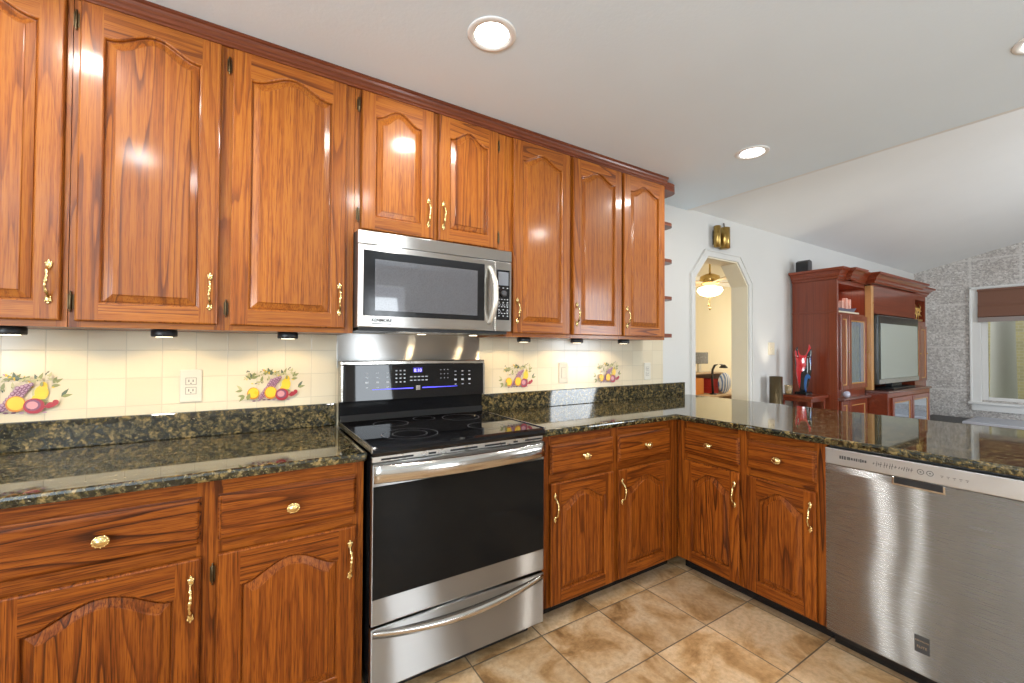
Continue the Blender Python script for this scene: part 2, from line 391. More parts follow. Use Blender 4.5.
# stone gable wall with a window opening
wy0, wy1, wz0, wz1 = -.70, -2.30, .60, 2.08
g = MB(); H = 4.0
g.prism([(T, 0), (wy0, 0), (wy0, 2.55-.25*wy0-.03), (T, 2.55-.25*T-.03)], 'X', XR, XR+.2)
g.prism([(wy1, 0), (YB, 0), (YB, 2.52-.25*YB), (wy1, 2.52-.25*wy1)], 'X', XR, XR+.2)
g.prism([(wy0, 0), (wy1, 0), (wy1, wz0), (wy0, wz0)], 'X', XR, XR+.2)
g.prism([(wy0, wz1), (wy1, wz1), (wy1, 2.52-.25*wy1), (wy0, 2.52-.25*wy0)], 'X', XR, XR+.2)
struct('wall_right', g, stone_m)
# walls behind and beside the camera, with window openings added for the fill lamps
wf = MB()
for x0, x1, z0, z1 in ((XL, 1.0, 0, 2.5), (1.6, 4.9, 0, 3.7), (6.1, XR, 0, 3.7), (1.0, 1.6, 2.18, 3.7), (1.0, 1.6, 0, .3), (4.9, 6.1, 0, .6), (4.9, 6.1, 2.6, 3.7)):
    wf.box(x0, x1, YB-.12, YB, z0, z1)
struct('wall_front', wf, wall_m)
wl = MB()
for y0, y1, z0, z1 in ((0, -2.2, 0, 2.5), (-4.2, YB, 0, 2.5), (-2.2, -4.2, 0, .92), (-2.2, -4.2, 2.08, 2.5)): wl.box(XL-.12, XL, y1, y0, z0, z1)
struct('wall_left', wl, wall_m)
pt = MB(); pt.box(.72, .84, -4.69, -3.7, 0, CEIL-.002); struct('wall_partition', pt, wall_m)
struct('baseboard_front', MB().cbox(XL, .70, YB+.001, YB+.018, 0, .11, .006), trim_w)
struct('baseboard_partition', MB().cbox(.70, .719, -4.66, -3.69, 0, .12, .006).cbox(.70, .86, -3.699, -3.68, 0, .12, .006), trim_w)
struct('baseboard_back', MB().cbox(3.76, XR-.01, -.018, -.0005, 0, .11, .006), trim_w)
wx = MB()
for x0, x1 in ((.92, 1.0), (1.6, 1.68)): wx.cbox(x0, x1, YB-.002, YB+.015, 0, 2.26, .004)
wx.cbox(1.0, 1.6, YB-.002, YB+.015, .2, .3, .004).cbox(1.0, 1.6, YB-.002, YB+.015, 2.18, 2.26, .004)
struct('window_2', wx, trim_w)
wx = MB()
for y in (-2.2, -3.2, -4.2): wx.cbox(XL-.02, XL+.012, y-.035, y+.035, .92, 2.08, .004)
wx.cbox(XL-.02, XL+.012, -4.2, -2.2, .88, .94, .004).cbox(XL-.02, XL+.012, -4.2, -2.2, 2.06, 2.13, .004)
struct('window_3', wx, trim_w)

# office room beyond the arch
of = MB(); OX0, OX1, OY1 = 2.1, 7.2, 1.95
of.box(OX0, OX1, OY1, OY1+.1, 0, 2.5); struct('wall_office', of, cream_m)
struct('wall_office_right', MB().box(OX1, OX1+.1, T, .35, 0, 2.5).box(OX1, OX1+.1, 1.65, OY1, 0, 2.5).box(OX1, OX1+.1, .35, 1.65, 0, .8).box(OX1, OX1+.1, .35, 1.65, 2.2, 2.5), cream_m)
struct('wall_office_left', MB().box(OX0-.1, OX0, T, OY1, 0, 2.5), cream_m)
struct('ceiling_office', MB().box(OX0, OX1, T, OY1, 2.46, 2.52), painted('office_ceiling', (.80, .77, .68)))
struct('trim_3', MB().prism([(OY1-.001, 2.459), (OY1-.001, 2.36), (OY1-.02, 2.36), (OY1-.07, 2.43), (OY1-.07, 2.459)], 'X', OX0, OX1), trim_w)

# living room window
wd = MB()
cw = .095
for (a, b, z0, z1) in ((wy0+cw, wy0-.005, wz0-.05, wz1+cw), (wy1+.005, wy1-cw, wz0-.05, wz1+cw), (wy0-.005, wy1+.005, wz1, wz1+cw)):
    wd.cbox(XR-.022, XR-.001, b, a, z0, z1, .006)
wd.cbox(XR-.034, XR-.002, wy0+cw+.012, wy0+cw-.01, wz0-.05, wz1+cw+.012, .005).cbox(XR-.034, XR-.002, wy1-cw-.012, wy0+cw+.012, wz1+cw-.012, wz1+cw+.014, .005)
wd.cbox(XR-.07, XR+.05, wy1-cw-.03, wy0+cw+.03, wz0-.06, wz0-.025, .008)
wd.cbox(XR-.03, XR-.001, wy1-cw, wy0+cw, wz0-.15, wz0-.06, .006)
struct('window_1', wd, trim_w)
sash = MB()
for a, b, z0, z1 in ((wy0, wy0-.06, wz0-.02, wz1), (wy1+.06, wy1, wz0-.02, wz1), (wy0-.06, wy1+.06, wz0-.02, wz0+.045), (wy0-.06, wy1+.06, wz1-.06, wz1), (-1.47, -1.53, wz0, wz1)):
    sash.cbox(XR+.02, XR+.06, b, a, z0, z1, .005)
struct('window_frame_1', sash, trim_w)
pn_ = MB().box(XR+.038, XR+.042, wy1+.05, wy0-.05, wz0+.04, wz1-.05); struct('window_pane_1', pn_, glass)
# what the window looks out on: pale siding, yellow brick and bushes
def outdoors():
    m, nt, p = new_mat('yellow_yard_brick'); v = objcoord(nt, rnd=False)
    br = N(nt, 'ShaderNodeTexBrick', Scale=5.0); br.inputs['Color1'].default_value = (.70, .62, .32, 1); br.inputs['Color2'].default_value = (.58, .52, .30, 1); br.inputs['Mortar'].default_value = (.72, .66, .46, 1)
    mp = nt.nodes.new('ShaderNodeMapping'); mp.inputs['Rotation'].default_value = (0, PI/2, PI/2); 
    sp = nt.nodes.new('ShaderNodeSeparateXYZ'); L(nt, v, sp.inputs[0]); cb = nt.nodes.new('ShaderNodeCombineXYZ'); L(nt, sp.outputs[1], cb.inputs[0]); L(nt, sp.outputs[2], cb.inputs[1]); L(nt, cb.outputs[0], br.inputs['Vector'])
    L(nt, br.outputs[0], p.inputs['Base Color']); p.inputs['Roughness'].default_value = .9; return m
yard = thing('brick_garden_wall', (10.2, -2, 0), 'yellow brick garden wall outside seen through the living room window', 'wall')
MB().box(10.2, 10.4, -6, 2.2, 0, 2.6).build('brickwork', outdoors(), yard)
tre = thing('tree', (9.6, -.72, -.1), 'pale grey tree trunk outside close to the living room window', 'tree')
trk = MB(); trk.lathe([(.20, -.1), (.155, .1), (.14, .8), (.13, 1.6), (.125, 2.4), (.10, 3.3)], (9.6, -.72, 0), 20)
trk.build('trunk', painted('pale_bark', (.60, .59, .50), .9, .6), tre)
cr_ = MB(); q_ = random.Random(9)
for k in range(14): cr_.ell((9.6+q_.uniform(-.7, .7), -.72+q_.uniform(-.7, .7), 3.4+q_.uniform(-.1, .9)), (.38, .38, .26), 10, 7)
cr_.build('crown', painted('leaf_green', (.14, .22, .06)), tre)
tag(MB().box(XR+.2, 14, -9, 4, -.12, -.04).build('ground_outside', painted('yard_grass', (.18, .24, .08))), kind='structure')

# roman shade
rs = thing('roman_shade', (XR-.05, -1.5, 1.70), 'brown folded roman shade hanging in the living room window', 'window shade')
shade_m = simple('brown_linen', (.20, .095, .062), .85)
sh = MB(); a, b = wy0+.02, wy1-.02
sh.prism([(XR-.045, 2.13), (XR-.050, 1.96), (XR-.062, 1.93), (XR-.050, 1.90), (XR-.064, 1.80), (XR-.072, 1.765), (XR-.045, 1.755), (XR-.038, 1.76), (XR-.038, 2.13)], 'Y', b, a)
sh.v = [(v[0], v[1], v[2]) for v in sh.v]
sh.build('shade_fabric', shade_m, rs)
MB().cbox(XR-.060, XR-.036, b, a, 1.69, 1.754, .004).build('bottom_fold', simple('greyed_linen', (.32, .27, .25), .85), rs, label='greyish bottom hem of the shade')
MB().cbox(XR-.066, XR-.034, b-.005, a+.005, 2.12, 2.15, .004).build('headrail', shade_m, rs)

# dark bench under the window
bn = thing('window_bench', (7.9, -1.8, 0), 'low black bench with a glossy top under the living room window', 'bench')
MB().cbox(7.60, 8.34, -3.2, -.20, .06, .335, .01).build('bench_box', blackp, bn)
MB().cbox(7.58, 8.345, -3.22, -.66, .337, .37, .006).build('bench_top', simple('window_reflection_top', (.55, .58, .66), .15), bn, label='glossy bench top with the window reflection painted in pale blue grey')  # window reflection on the glossy top is put into its colour
for y in (-.4, -3.0): MB().cbox(7.66, 7.74, y-.04, y+.04, 0, .06, .004).build('foot', blackp, bn)

# ------------------------------------------------------------------ cabinet pieces
def door_mb(w, h, arch=.055, pw=1.0, st=.056, rb=.058, rt=.050, t=.020, NS=22, mv=0, mh=1, mp=2):
    b = MB(); e = .005; a = w/2-st
    def f(s): s = abs(s); return 0 if s > .95 else (.5*(1+math.cos(PI*s/.95)))**pw
    sh = h-rt-arch
    def ring(d, y):
        r = [(st+d, y, rb+d), (w-st-d, y, rb+d)]
        for i in range(NS+1):
            s = 1-2*i/NS; r.append((w/2+s*(a-d), y, sh+arch*f(s)-d))
        return r
    r0 = ring(0, -t)
    b.add([(e, -t, e), (st, -t, e), (st, -t, h-e), (e, -t, h-e)], [(0, 1, 2, 3)], mv)
    b.add([(w-st, -t, e), (w-e, -t, e), (w-e, -t, h-e), (w-st, -t, h-e)], [(0, 1, 2, 3)], mv)
    b.add([(st, -t, e), (w-st, -t, e), (w-st, -t, rb), (st, -t, rb)], [(0, 1, 2, 3)], mh)
    top = r0[2:]
    for i in range(NS):
        p, q = top[i], top[i+1]; b.add([q, p, (p[0], -t, h-e), (q[0], -t, h-e)], [(0, 1, 2, 3)], mh)
    prof = [(0, -t), (.002, -t+.0008), (.0045, -t+.0035), (.0055, -t+.0125), (.0085, -t+.0135), (.0095, -t+.0105), (.030, -t+.0040), (.0315, -t+.0015), (.0335, -t+.0010)]
    RR = [ring(d, y) for d, y in prof]; n = len(RR[0])
    for k in range(len(RR)-1):
        b.add(RR[k]+RR[k+1], [(i, (i+1) % n, n+(i+1) % n, n+i) for i in range(n)], mp)
    # raised field as vertical strips
    last = RR[-1]; tp = last[2:]; zb = last[0][2]
    for i in range(NS):
        p, q = tp[i], tp[i+1]; b.add([(q[0], q[1], zb), (p[0], p[1], zb), p, q], [(0, 1, 2, 3)], mp)
    # outer edge
    def rect(d, y): return [(d, y, d), (w-d, y, d), (w-d, y, h-d), (d, y, h-d)]
    E = [rect(e, -t), rect(.0015, -t+.002), rect(0, -t+.006), rect(0, -.0075), rect(.008, -.0065), rect(.008, 0)]
    for k in range(5): b.add(E[k]+E[k+1], [(i, (i+1) % 4, 4+(i+1) % 4, 4+i) for i in range(4)], mv)
    b.add(E[5], [(3, 2, 1, 0)], mv)
    return b
def drawer_mb(w, h, t=.020, mi=0):
    b = MB()
    def rect(d, y): return [(d, y, d), (w-d, y, d), (w-d, y, h-d), (d, y, h-d)]
    E = [rect(.016, -t), rect(.010, -t+.001), rect(.005, -t+.005), rect(.004, -t+.009), rect(0, -t+.011), rect(0, -.0075), rect(.008, -.0065), rect(.008, 0)]
    b.add(E[0], [(0, 1, 2, 3)], mi)
    for k in range(7): b.add(E[k]+E[k+1], [(i, (i+1) % 4, 4+(i+1) % 4, 4+i) for i in range(4)], mi)
    b.add(E[7], [(3, 2, 1, 0)], mi); return b
# ornate brass pull, hung from its middle, sticking out to -y
pm = MB(); K = 28; pts = []; rad = []
for i in range(K+1):
    u = -1+2*i/K; z = u*.050; y = -.003-.024*(1-abs(u)**2.6)
    r = .0032+.0030*math.exp(-(u/.10)**2)+.0018*math.exp(-((abs(u)-.26)/.06)**2)+.0022*math.exp(-((abs(u)-.62)/.12)**2)
    pts.append((.0015*math.sin(u*5), y, z)); rad.append(r)
pm.tube(pts, rad, 8)
for s in (-1, 1):
    pm.ell((0, -.003, s*.052), (.0085, .004, .013), 10, 6); pm.ell((0, -.004, s*.043), (.0055, .006, .006), 8, 5)
    pm.ell((0, -.003, s*.064), (.004, .003, .006), 8, 5)
    for q in (-1, 1): pm.ell((q*.006, -.003, s*.058), (.0035, .003, .005), 6, 4)
_p = pm.build('pull', brass); PULL = _p.data; bpy.data.objects.remove(_p)
km = MB(); km.lathe([(.010, 0), (.010, -.003), (.0055, -.006), (.0055, -.012), (.012, -.016), (.0172, -.020), (.0172, -.023), (.014, -.0255), (.0125, -.0245), (.010, -.028), (.005, -.0305), (.0005, -.031)], n=24, axis='Y', sy=.82)
for k in range(12): a = 2*PI*k/12; km.ell((.0152*math.cos(a), -.0238, .0125*math.sin(a)), (.0022, .0022, .0022), 6, 4)
km.v = [(x*1.15, y*1.1, z*1.15) for x, y, z in km.v]
_p = km.build('knob', brass); KNOB = _p.data; bpy.data.objects.remove(_p)
hm = MB(); hm.lathe([(.0005, -.034), (.003, -.031), (.0018, -.028), (.0045, -.024), (.0045, .024), (.0018, .028), (.003, .031), (.0005, .034)], c=(0, -.004, 0), n=10)
hm.box(-.007, .007, -.002, .0, -.022, .022)
_p = hm.build('hinge', hinge_m); HINGE = _p.data; bpy.data.objects.remove(_p)

def put_door(root, x, z, w, h, front, side='front', pull=None, hinge=None, mats=None, arch=.055, **kw):
    """x: left edge seen from the room, front: plane of the face frame. side 'pen' = facing -x, x is then -y"""
    ms = mats
    loc = Vector((x, front, z)) if side == 'front' else Vector((front, -x, z)); rz = 0 if side == 'front' else -PI/2
    d = door_mb(w, h, arch, **kw).build('door', ms, root, loc=loc-root.location, local=True, rz=rz)
    if pull: inst(PULL, 'handle', d, (pull[0], -.020, pull[1]))
    if hinge:
        hx = -.012 if hinge == 'L' else w+.012
        for zz in (.062, h-.062): inst(HINGE, 'hinge', d, (hx, -.001, zz))
    return d
def put_drawer(root, x, z, w, h, front, side='front', mats=None):
    loc = Vector((x, front, z)) if side == 'front' else Vector((front, -x, z)); rz = 0 if side == 'front' else -PI/2
    d = drawer_mb(w, h).build('drawer', mats, root, loc=loc-root.location, local=True, rz=rz)
    inst(KNOB, 'knob', d, (w/2, -.0195, h/2)); return d

# ------------------------------------------------------------------ upper cabinets
UZ0, UZ1 = 1.352, 2.41; FU = -.330
UP = [oak['Z'], oak['X'], oak['Z']]; UPF = [oak['Z'], oak['X'], oak_fine['Z']]
G_UP = 'oak wall cabinets over the counter'
def upper(x0, x1, z0, label, doors, zd0, name='wall_cabinet'):
    t = thing(name, ((x0+x1)/2, -.16, z0), label, 'cabinet', G_UP)
    MB().box(x0+.001, x1-.001, -.311, -.001, z0, UZ1).build('carcass', oak['Z'], t)
    ff = MB(); zt = UZ1
    xs = [x0+.001]
    dd = sorted(doors)
    # face frame: stiles between the doors and rails over and under them
    edges = [x0+.001] + sum([[a+.012, b-.012] for a, b, *_ in dd], []) + [x1-.001]
    for i in range(0, len(edges), 2): ff.box(edges[i], edges[i+1], FU, -.312, z0, zt, 0)
    for a, b, *_ in dd:
        ff.box(a+.012, b-.012, FU, -.312, z0, z0+.035, 1); ff.box(a+.012, b-.012, FU, -.312, zt-.035, zt, 1)
        ff.box(a+.012, b-.012, FU+.008, -.312, z0+.035, zt-.035, 0)
    ff.build('face_frame', [oak['Z'], oak['X']], t)
    for a, b, pl, hg, mt in dd:
        w = b-a; h = 2.400-zd0
        px = w-.024 if pl == 'R' else .024
        put_door(t, a, zd0, w, h, FU-.0005, mats=mt, pull=(px, .118), hinge=hg, arch=.048)
    return t
upper(-1.62, -.862, UZ0, 'tall oak wall cabinet, partly cut off at the picture edge', [(-1.25, -.876, 'R', None, UP)], 1.371)
upper(-.862, .004, UZ0, 'widest tall oak wall cabinet with two arched doors beside the microwave', [(-.8435, -.470, 'R', 'L', UP), (-.434, -.032, 'R', 'L', UPF)], 1.371)
upper(.004, .757, 1.785, 'short oak wall cabinet with two arched doors above the microwave', [(.030, .354, 'R', 'L', UPF), (.3805, .705, 'L', 'R', UP)], 1.800)
upper(.757, 1.199, UZ0, 'narrow tall oak wall cabinet with one door just right of the microwave', [(.8006, 1.1855, 'L', None, UPF)], 1.371)
upper(1.199, 2.035, UZ0, 'tall oak wall cabinet with two narrow doors next to the rounded end shelves', [(1.212, 1.6045, 'L', None, UPF), (1.6254, 2.0166, 'L', None, UPF)], 1.371)
# open rounded end shelves
es = thing('end_shelf_unit', (2.1, -.15, UZ0), 'rounded open oak shelves fixed to the end of the wall cabinets', 'shelf unit')
def quarter(rx, ry, z0, z1):
    rr = .07; pts = [(2.037, -.001), (2.037+rx, -.001)]+[(2.037+rx-rr+rr*math.cos(a), -ry+rr-rr*math.sin(a)) for a in [PI/2*k/8 for k in range(9)]]+[(2.037, -ry)]
    return MB().prism(pts, 'Z', z0, z1)
for z0, z1 in ((1.372, 1.398), (1.635, 1.657), (1.895, 1.917), (2.150, 2.172)): quarter(.145, .315, z0, z1).build('shelf', crown_m, es)
quarter(.150, .335, 2.385, 2.44).build('shelf', crown_m, es)
MB().box(2.0365, 2.17, -.014, -.0005, 1.372, 2.44).build('back_panel', oak['Z'], es)
# crown molding
cr = MB(); pr = [(-.332, 2.405), (-.338, 2.407), (-.339, 2.415), (-.344, 2.420), (-.346, 2.430), (-.352, 2.438), (-.356, 2.447), (-.361, 2.450), (-.361, 2.4595), (-.3, 2.4595), (-.3, 2.411), (-.332, 2.411)]
cr.prism(pr, 'X', -1.7, 2.043)
tag(cr.build('crown_molding', crown_m), 'dark oak crown molding running along the top of the wall cabinets', 'molding')

# puck lights under the wall cabinets
G_P = 'puck lights under the wall cabinets'
pk = ['black puck light under the cabinet at the picture edge', 'black puck light under the second tall cabinet door', 'black puck light just left of the microwave underside', 'black puck light just right of the microwave underside',
      'black puck light under the middle door right of the microwave', 'black puck light nearest the rounded end shelves']
WARM = (1.0, .76, .44)
for x, lb in zip((-1.006, -.63, -.236, .925, 1.31, 1.71), pk):
    t = thing('puck_light', (x, -.265, UZ0), lb, 'light', G_P)
    MB().lathe([(.036, -.026), (.038, -.022), (.038, -.003), (.034, -.0005)], (x, -.265, UZ0), 20).build('housing', blackp, t)
    MB().lathe([(.024, -.0275), (.024, -.0262)], (x, -.265, UZ0), 16).build('lens', emis('puck_lens', (1, .85, .6), 6), t)
    l = bpy.data.lights.new('puck_lamp', 'SPOT'); l.energy = 7; l.color = WARM; l.spot_size = math.radians(128); l.spot_blend = .35; l.shadow_soft_size = .02
    o = bpy.data.objects.new('puck_lamp', l); COL.objects.link(o); o.location = (x, -.262, UZ0-.03); o.rotation_euler = Vector((0, .42, -1)).to_track_quat('-Z', 'Y').to_euler()

# ------------------------------------------------------------------ base cabinets
FB = -.6155; BZ0, BZ1 = .075, .881
ZD0, ZD1, ZR0, ZR1 = .086, .656, .6945, .8365
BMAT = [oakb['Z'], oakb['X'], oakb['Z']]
def base(x0, x1, label, doors, side='front', y_back=-.001, ctop=BZ1, hinges=None):
    """side front: x along +x. pen: 'x' runs along -y, frame plane at FP"""
    if side == 'front':
        t = thing('base_cabinet', ((x0+x1)/2, -.3, 0), label, 'cabinet', 'oak base cabinets')
        P = lambda a, b, c, d, e, f: (a, b, c, d, e, f)
        front, back = FB, y_back
        MB().box(x0+.001, x1-.001, -.597, back, BZ0, ctop).build('carcass', oakb['Z'], t)
        MB().box(x0+.001, x1-.001, -.545, -.53, .001, BZ0-.0005).build('toe_kick', black_e, t)
        bx = lambda mb, a, b, c, d, z0, z1, mi: mb.box(a, b, c, d, z0, z1, mi)
    else:
        t = thing('base_cabinet', (2.1, -(x0+x1)/2, 0), label, 'cabinet', 'oak base cabinets')
        front = FP
        MB().box(FP+.0185, 2.42, -x0-.001, -x1+.001, BZ0, ctop).build('carcass', oakb['Z'], t)
        MB().box(FP+.07, FP+.085, -x0-.001, -x1+.001, .001, BZ0-.0005).build('toe_kick', black_e, t)
        bx = lambda mb, a, b, c, d, z0, z1, mi: mb.box(FP+(c-FB), FP+(d-FB), -a, -b, z0, z1, mi)
    ff = MB(); dd = sorted(doors)
    edges = [x0+.001] + sum([[a+.012, b-.012] for a, b, *_ in dd], []) + [x1-.001]
    for i in range(0, len(edges), 2): bx(ff, edges[i], edges[i+1], FB, -.5975, BZ0, BZ1, 0)
    for a, b, *_ in dd:
        for z0, z1 in ((BZ0, ZD0+.012), (ZD1-.01, ZR0+.01), (ZR1-.01, BZ1)): bx(ff, a+.012, b-.012, FB, -.5975, z0, z1, 1)
        bx(ff, a+.012, b-.012, FB+.006, -.5975, ZD0+.012, ZD1-.01, 0); bx(ff, a+.012, b-.012, FB+.006, -.5975, ZR0+.01, ZR1-.01, 0)
    mh = oakb['X'] if side == 'front' else oakb['Y']
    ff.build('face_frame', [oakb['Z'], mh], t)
    fr = FB-.0005 if side == 'front' else FP-.0005
    for a, b, pl, hg in dd:
        w = b-a
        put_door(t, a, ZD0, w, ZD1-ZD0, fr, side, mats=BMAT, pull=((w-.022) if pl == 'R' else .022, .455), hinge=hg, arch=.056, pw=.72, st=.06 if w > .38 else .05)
        put_drawer(t, a, ZR0, w, ZR1-ZR0, fr, side, mats=[oakb['X']])
    return t
FP = 1.789
base(-1.62, -.955, 'oak base cabinet beyond the picture edge at the far end of the counter', [(-1.55, -1.01, 'R', None)])
base(-.953, -.012, 'large oak base cabinet with two drawers left of the stove', [(-.925, -.4905, 'R', None), (-.449, -.0395, 'R', 'L')])
base(.770, FP-.001, 'oak base cabinet with two drawers between stove and inner corner', [(.8348, 1.2434, 'L', None), (1.2808, 1.7005, 'L', None)])
pb = base(.6165, 1.3765, 'oak base cabinet with two drawers between inner corner and dishwasher', [(.6701, .9924, 'R', None), (1.031, 1.3405, 'R', None)], 'pen')
pe = thing('peninsula_gable', (2.1, -2.03, 0), 'oak end panel closing the peninsula past the dishwasher', 'panel')
MB().box(FP, 2.42, -2.06, -2.0, 0, .881).build('panel_board', oakb['Z'], pe)
# peninsula back wall (living room side)
struct('wall_peninsula', MB().box(2.425, 2.50, -2.06, -.001, 0, .8815), wall_m)

# ------------------------------------------------------------------ granite
ct = thing('countertop', (-.8, -.3, .882), 'dark green and brown granite countertop left of the stove', 'countertop', 'granite countertops')
MB().cbox(-1.7, -.006, -.650, -.0005, .882, .9145, .010).build('slab', gran, ct)
MB().cbox(-1.7, -.006, -.021, -.0008, .9150, 1.020, .003).build('upstand', gran, ct)
ct = thing('countertop', (2.2, -1.0, .882), 'dark granite countertop of the corner and peninsula right of the stove', 'countertop', 'granite countertops')
bm = bmesh.new(); poly = [(.766, -.650), (1.733, -.650), (1.733, -2.12), (2.76, -2.12), (2.76, -.0005), (.766, -.0005)]
vs = [bm.verts.new((x, y, .882)) for x, y in poly]; f = bm.faces.new(vs); r = bmesh.ops.extrude_face_region(bm, geom=[f])
for v in r['geom']:
    if isinstance(v, bmesh.types.BMVert): v.co.z = .9145
bmesh.ops.bevel(bm, geom=bm.edges[:], offset=.010, segments=3, affect='EDGES', profile=.5)
MB().bm(bm).build('slab', gran, ct)
MB().cbox(.766, 2.693, -.021, -.0008, .9150, 1.020, .003).build('upstand', gran, ct)

# ------------------------------------------------------------------ tile backsplash with fruit pictures
tb = thing('tile_backsplash', (0, -.004, 1.02), 'cream tile backsplash with painted fruit pictures above the counter', 'backsplash')
bs = MB().box(-1.7, -.004, -.0085, -.0005, 1.0205, UZ0-.001).box(-.004, .765, -.0085, -.0005, .9, 1.75).box(.765, 2.43, -.0085, -.0005, 1.0205, 1.362)
bs.build('tiles', tile_m, tb)
paint = {k: simple(k, c, .3) for k, c in dict(lemon_paint=(.80, .52, .03), orange_paint=(.62, .22, .02), plum_paint=(.20, .07, .13), lilac_paint=(.44, .26, .33), red_paint=(.36, .025, .04), pink_paint=(.60, .27, .29), leaf_paint=(.26, .27, .10), dark_leaf_paint=(.10, .13, .08), pale_leaf_paint=(.50, .46, .24)).items()}
PK = list(paint); PMATS = [paint[k] for k in PK]
def fruit(cx):
    b = MB(); z0 = 1.045; yb = -.0086; rnd = random.Random(3)
    lay = [0]
    def disc(x, z, rx, rz, col, n=16, rot=0):
        lay[0] += 1; y = yb-.00008*lay[0]; c, s = math.cos(rot), math.sin(rot)
        pts = [(cx+x+rx*math.cos(2*PI*k/n)*c-rz*math.sin(2*PI*k/n)*s, y, z0+z+rx*math.cos(2*PI*k/n)*s+rz*math.sin(2*PI*k/n)*c) for k in range(n)]
        b.add(pts, [list(range(n))], PK.index(col))
    def leaf(x, z, ln, wd, rot, col):
        lay[0] += 1; y = yb-.00008*lay[0]; c, s = math.cos(rot), math.sin(rot)
        P = [(0, 0), (.3, .5), (.6, .42), (1, 0), (.6, -.42), (.3, -.5)]
        b.add([(cx+x+(p*ln)*c-(q*wd)*s, y, z0+z+(p*ln)*s+(q*wd)*c) for p, q in P], [list(range(6))], PK.index(col))
    for x, z, rot in ((-.085, .105, 1.9), (-.085, .105, 1.2), (-.085, .105, 2.7), (-.085, .105, .4), (-.01, .125, 1.7), (-.01, .125, .9), (-.01, .125, 2.5), (-.01, .125, .1), (.055, .118, 1.9), (.055, .118, 1.1), (.1, .11, .5), (.1, .11, 1.1), (.095, .10, .1), (-.125, .055, 2.4), (-.125, .055, 3.3), (-.115, .03, 3.9), (-.115, .03, 3.1), (.125, .06, .9), (.125, .06, .2), (.05, .035, .2), (-.045, .09, 1.3), (.03, .11, .6)):
        leaf(x, z, .026+rnd.random()*.012, .012, rot, rnd.choice(['leaf_paint', 'dark_leaf_paint', 'pale_leaf_paint', 'leaf_paint']))
    for k in range(48):
        leaf(-.115+rnd.random()*.23, .075+rnd.random()*.075, .012, .005, rnd.random()*6.3, rnd.choice(['pale_leaf_paint', 'dark_leaf_paint', 'leaf_paint', 'lilac_paint', 'lemon_paint']))
    for k in range(8): disc(-.075+k*.022, .006+rnd.random()*.004, .008, .003, rnd.choice(['plum_paint', 'lilac_paint']), 8)
    # pear
    disc(.065, .075, .024, .028, 'pale_leaf_paint'); disc(.069, .077, .021, .026, 'lemon_paint'); disc(.074, .10, .012, .016, 'lemon_paint'); disc(.052, .055, .012, .014, 'lemon_paint'); leaf(.06, .045, .03, .016, .1, 'leaf_paint')
    # grapes
    for i in range(9):
        for j in range(4):
            x = -.052+j*.0125+i*.0065+rnd.random()*.004; z = .018+i*.0098+j*.004
            disc(x, z, .0075, .0075, 'plum_paint', 10); disc(x-.001, z+.0012, .0052, .0052, 'lilac_paint', 8)
    # citrus
    for x, z, r in ((-.079, .042, .0265), (-.002, .042, .0285)):
        disc(x, z-.001, r, r, 'orange_paint', 20); disc(x+.001, z+.001, r*.86, r*.82, 'lemon_paint', 18)
    leaf(-.105, .012, .035, .018, 1.2, 'leaf_paint')
    # pomegranate and its stalk
    disc(.050, .031, .031, .0275, 'red_paint', 20); disc(.047, .034, .023, .020, 'plum_paint', 16); disc(.045, .034, .017, .014, 'pink_paint', 14)
    for k in range(14): leaf(-.12+rnd.random()*.24, .085+rnd.random()*.05, .022, .010, rnd.random()*3.14, rnd.choice(['leaf_paint', 'dark_leaf_paint', 'pale_leaf_paint']))
    leaf(.078, .026, .045, .018, .22, 'red_paint'); disc(.113, .042, .010, .009, 'red_paint', 10); disc(.098, .036, .009, .007, 'red_paint', 10)
    b.v = [(cx+(v[0]-cx)*.87, v[1], v[2]*1.0) for v in b.v]
    return b.build('fruit_picture', PMATS, tb, fix=False)
for cx, w in ((-1.063, 'at the picture edge'), (-.281, 'beside the stove'), (1.05, 'right of the stove'), (1.82, 'near the end of the cabinets')):
    fo = fruit(cx); fo['label'] = 'painted fruit and leaves on the tiles, ' + w

# outlets and switches
seam_m = simple('plastic_seam', (.25, .23, .18), .6)
def plate(name, x, z, w, h, kind, label, y=-.0088, mat=white_p, cat='outlet'):
    t = thing(name, (x, y, z), label, cat)
    MB().cbox(x-w/2, x+w/2, y-.0075, y-.0003, z-h/2, z+h/2, .004).build('plate', mat, t)
    if kind == 'outlet':
        for s in (-1, 1):
            r = MB().lathe([(.0165, -.0085), (.0165, -.0055)], (x, y, z+s*.0195), 18, axis='Y')
            r = MB(); r.cbox(x-.0165, x+.0165, y-.0095, y-.0076, z+s*.0195-.013, z+s*.0195+.013, .003, 0)
            r.box(x-.0085, x-.0055, y-.0099, y-.0094, z+s*.0195-.003, z+s*.0195+.007, 1); r.box(x+.0055, x+.0085, y-.0099, y-.0094, z+s*.0195-.003, z+s*.0195+.007, 1); r.box(x-.002, x+.002, y-.0099, y-.0094, z+s*.0195-.010, z+s*.0195-.006, 1)
            r.box(x-.0185, x+.0185, y-.0079, y-.0073, z+s*.0195-.0150, z+s*.0195+.0150, 2)
            r.build('socket', [mat, darkgrey, seam_m], t)
    elif kind == 'rocker':
        MB().box(x-.0185, x+.0185, y-.0079, y-.0073, z-.0355, z+.0355).build('rocker_surround', seam_m, t)
        MB().cbox(x-.017, x+.017, y-.0105, y-.0078, z-.034, z+.034, .003).build('rocker', mat, t)
    elif kind == 'double':
        for s in (-1, 1): MB().cbox(x+s*.023-.006, x+s*.023+.006, y-.016, y-.0076, z-.012, z+.012, .003).build('toggle', mat, t)
    return t
plate('power_outlet', -.571, 1.128, .075, .135, 'outlet', 'white double power outlet on the tiles left of the stove')
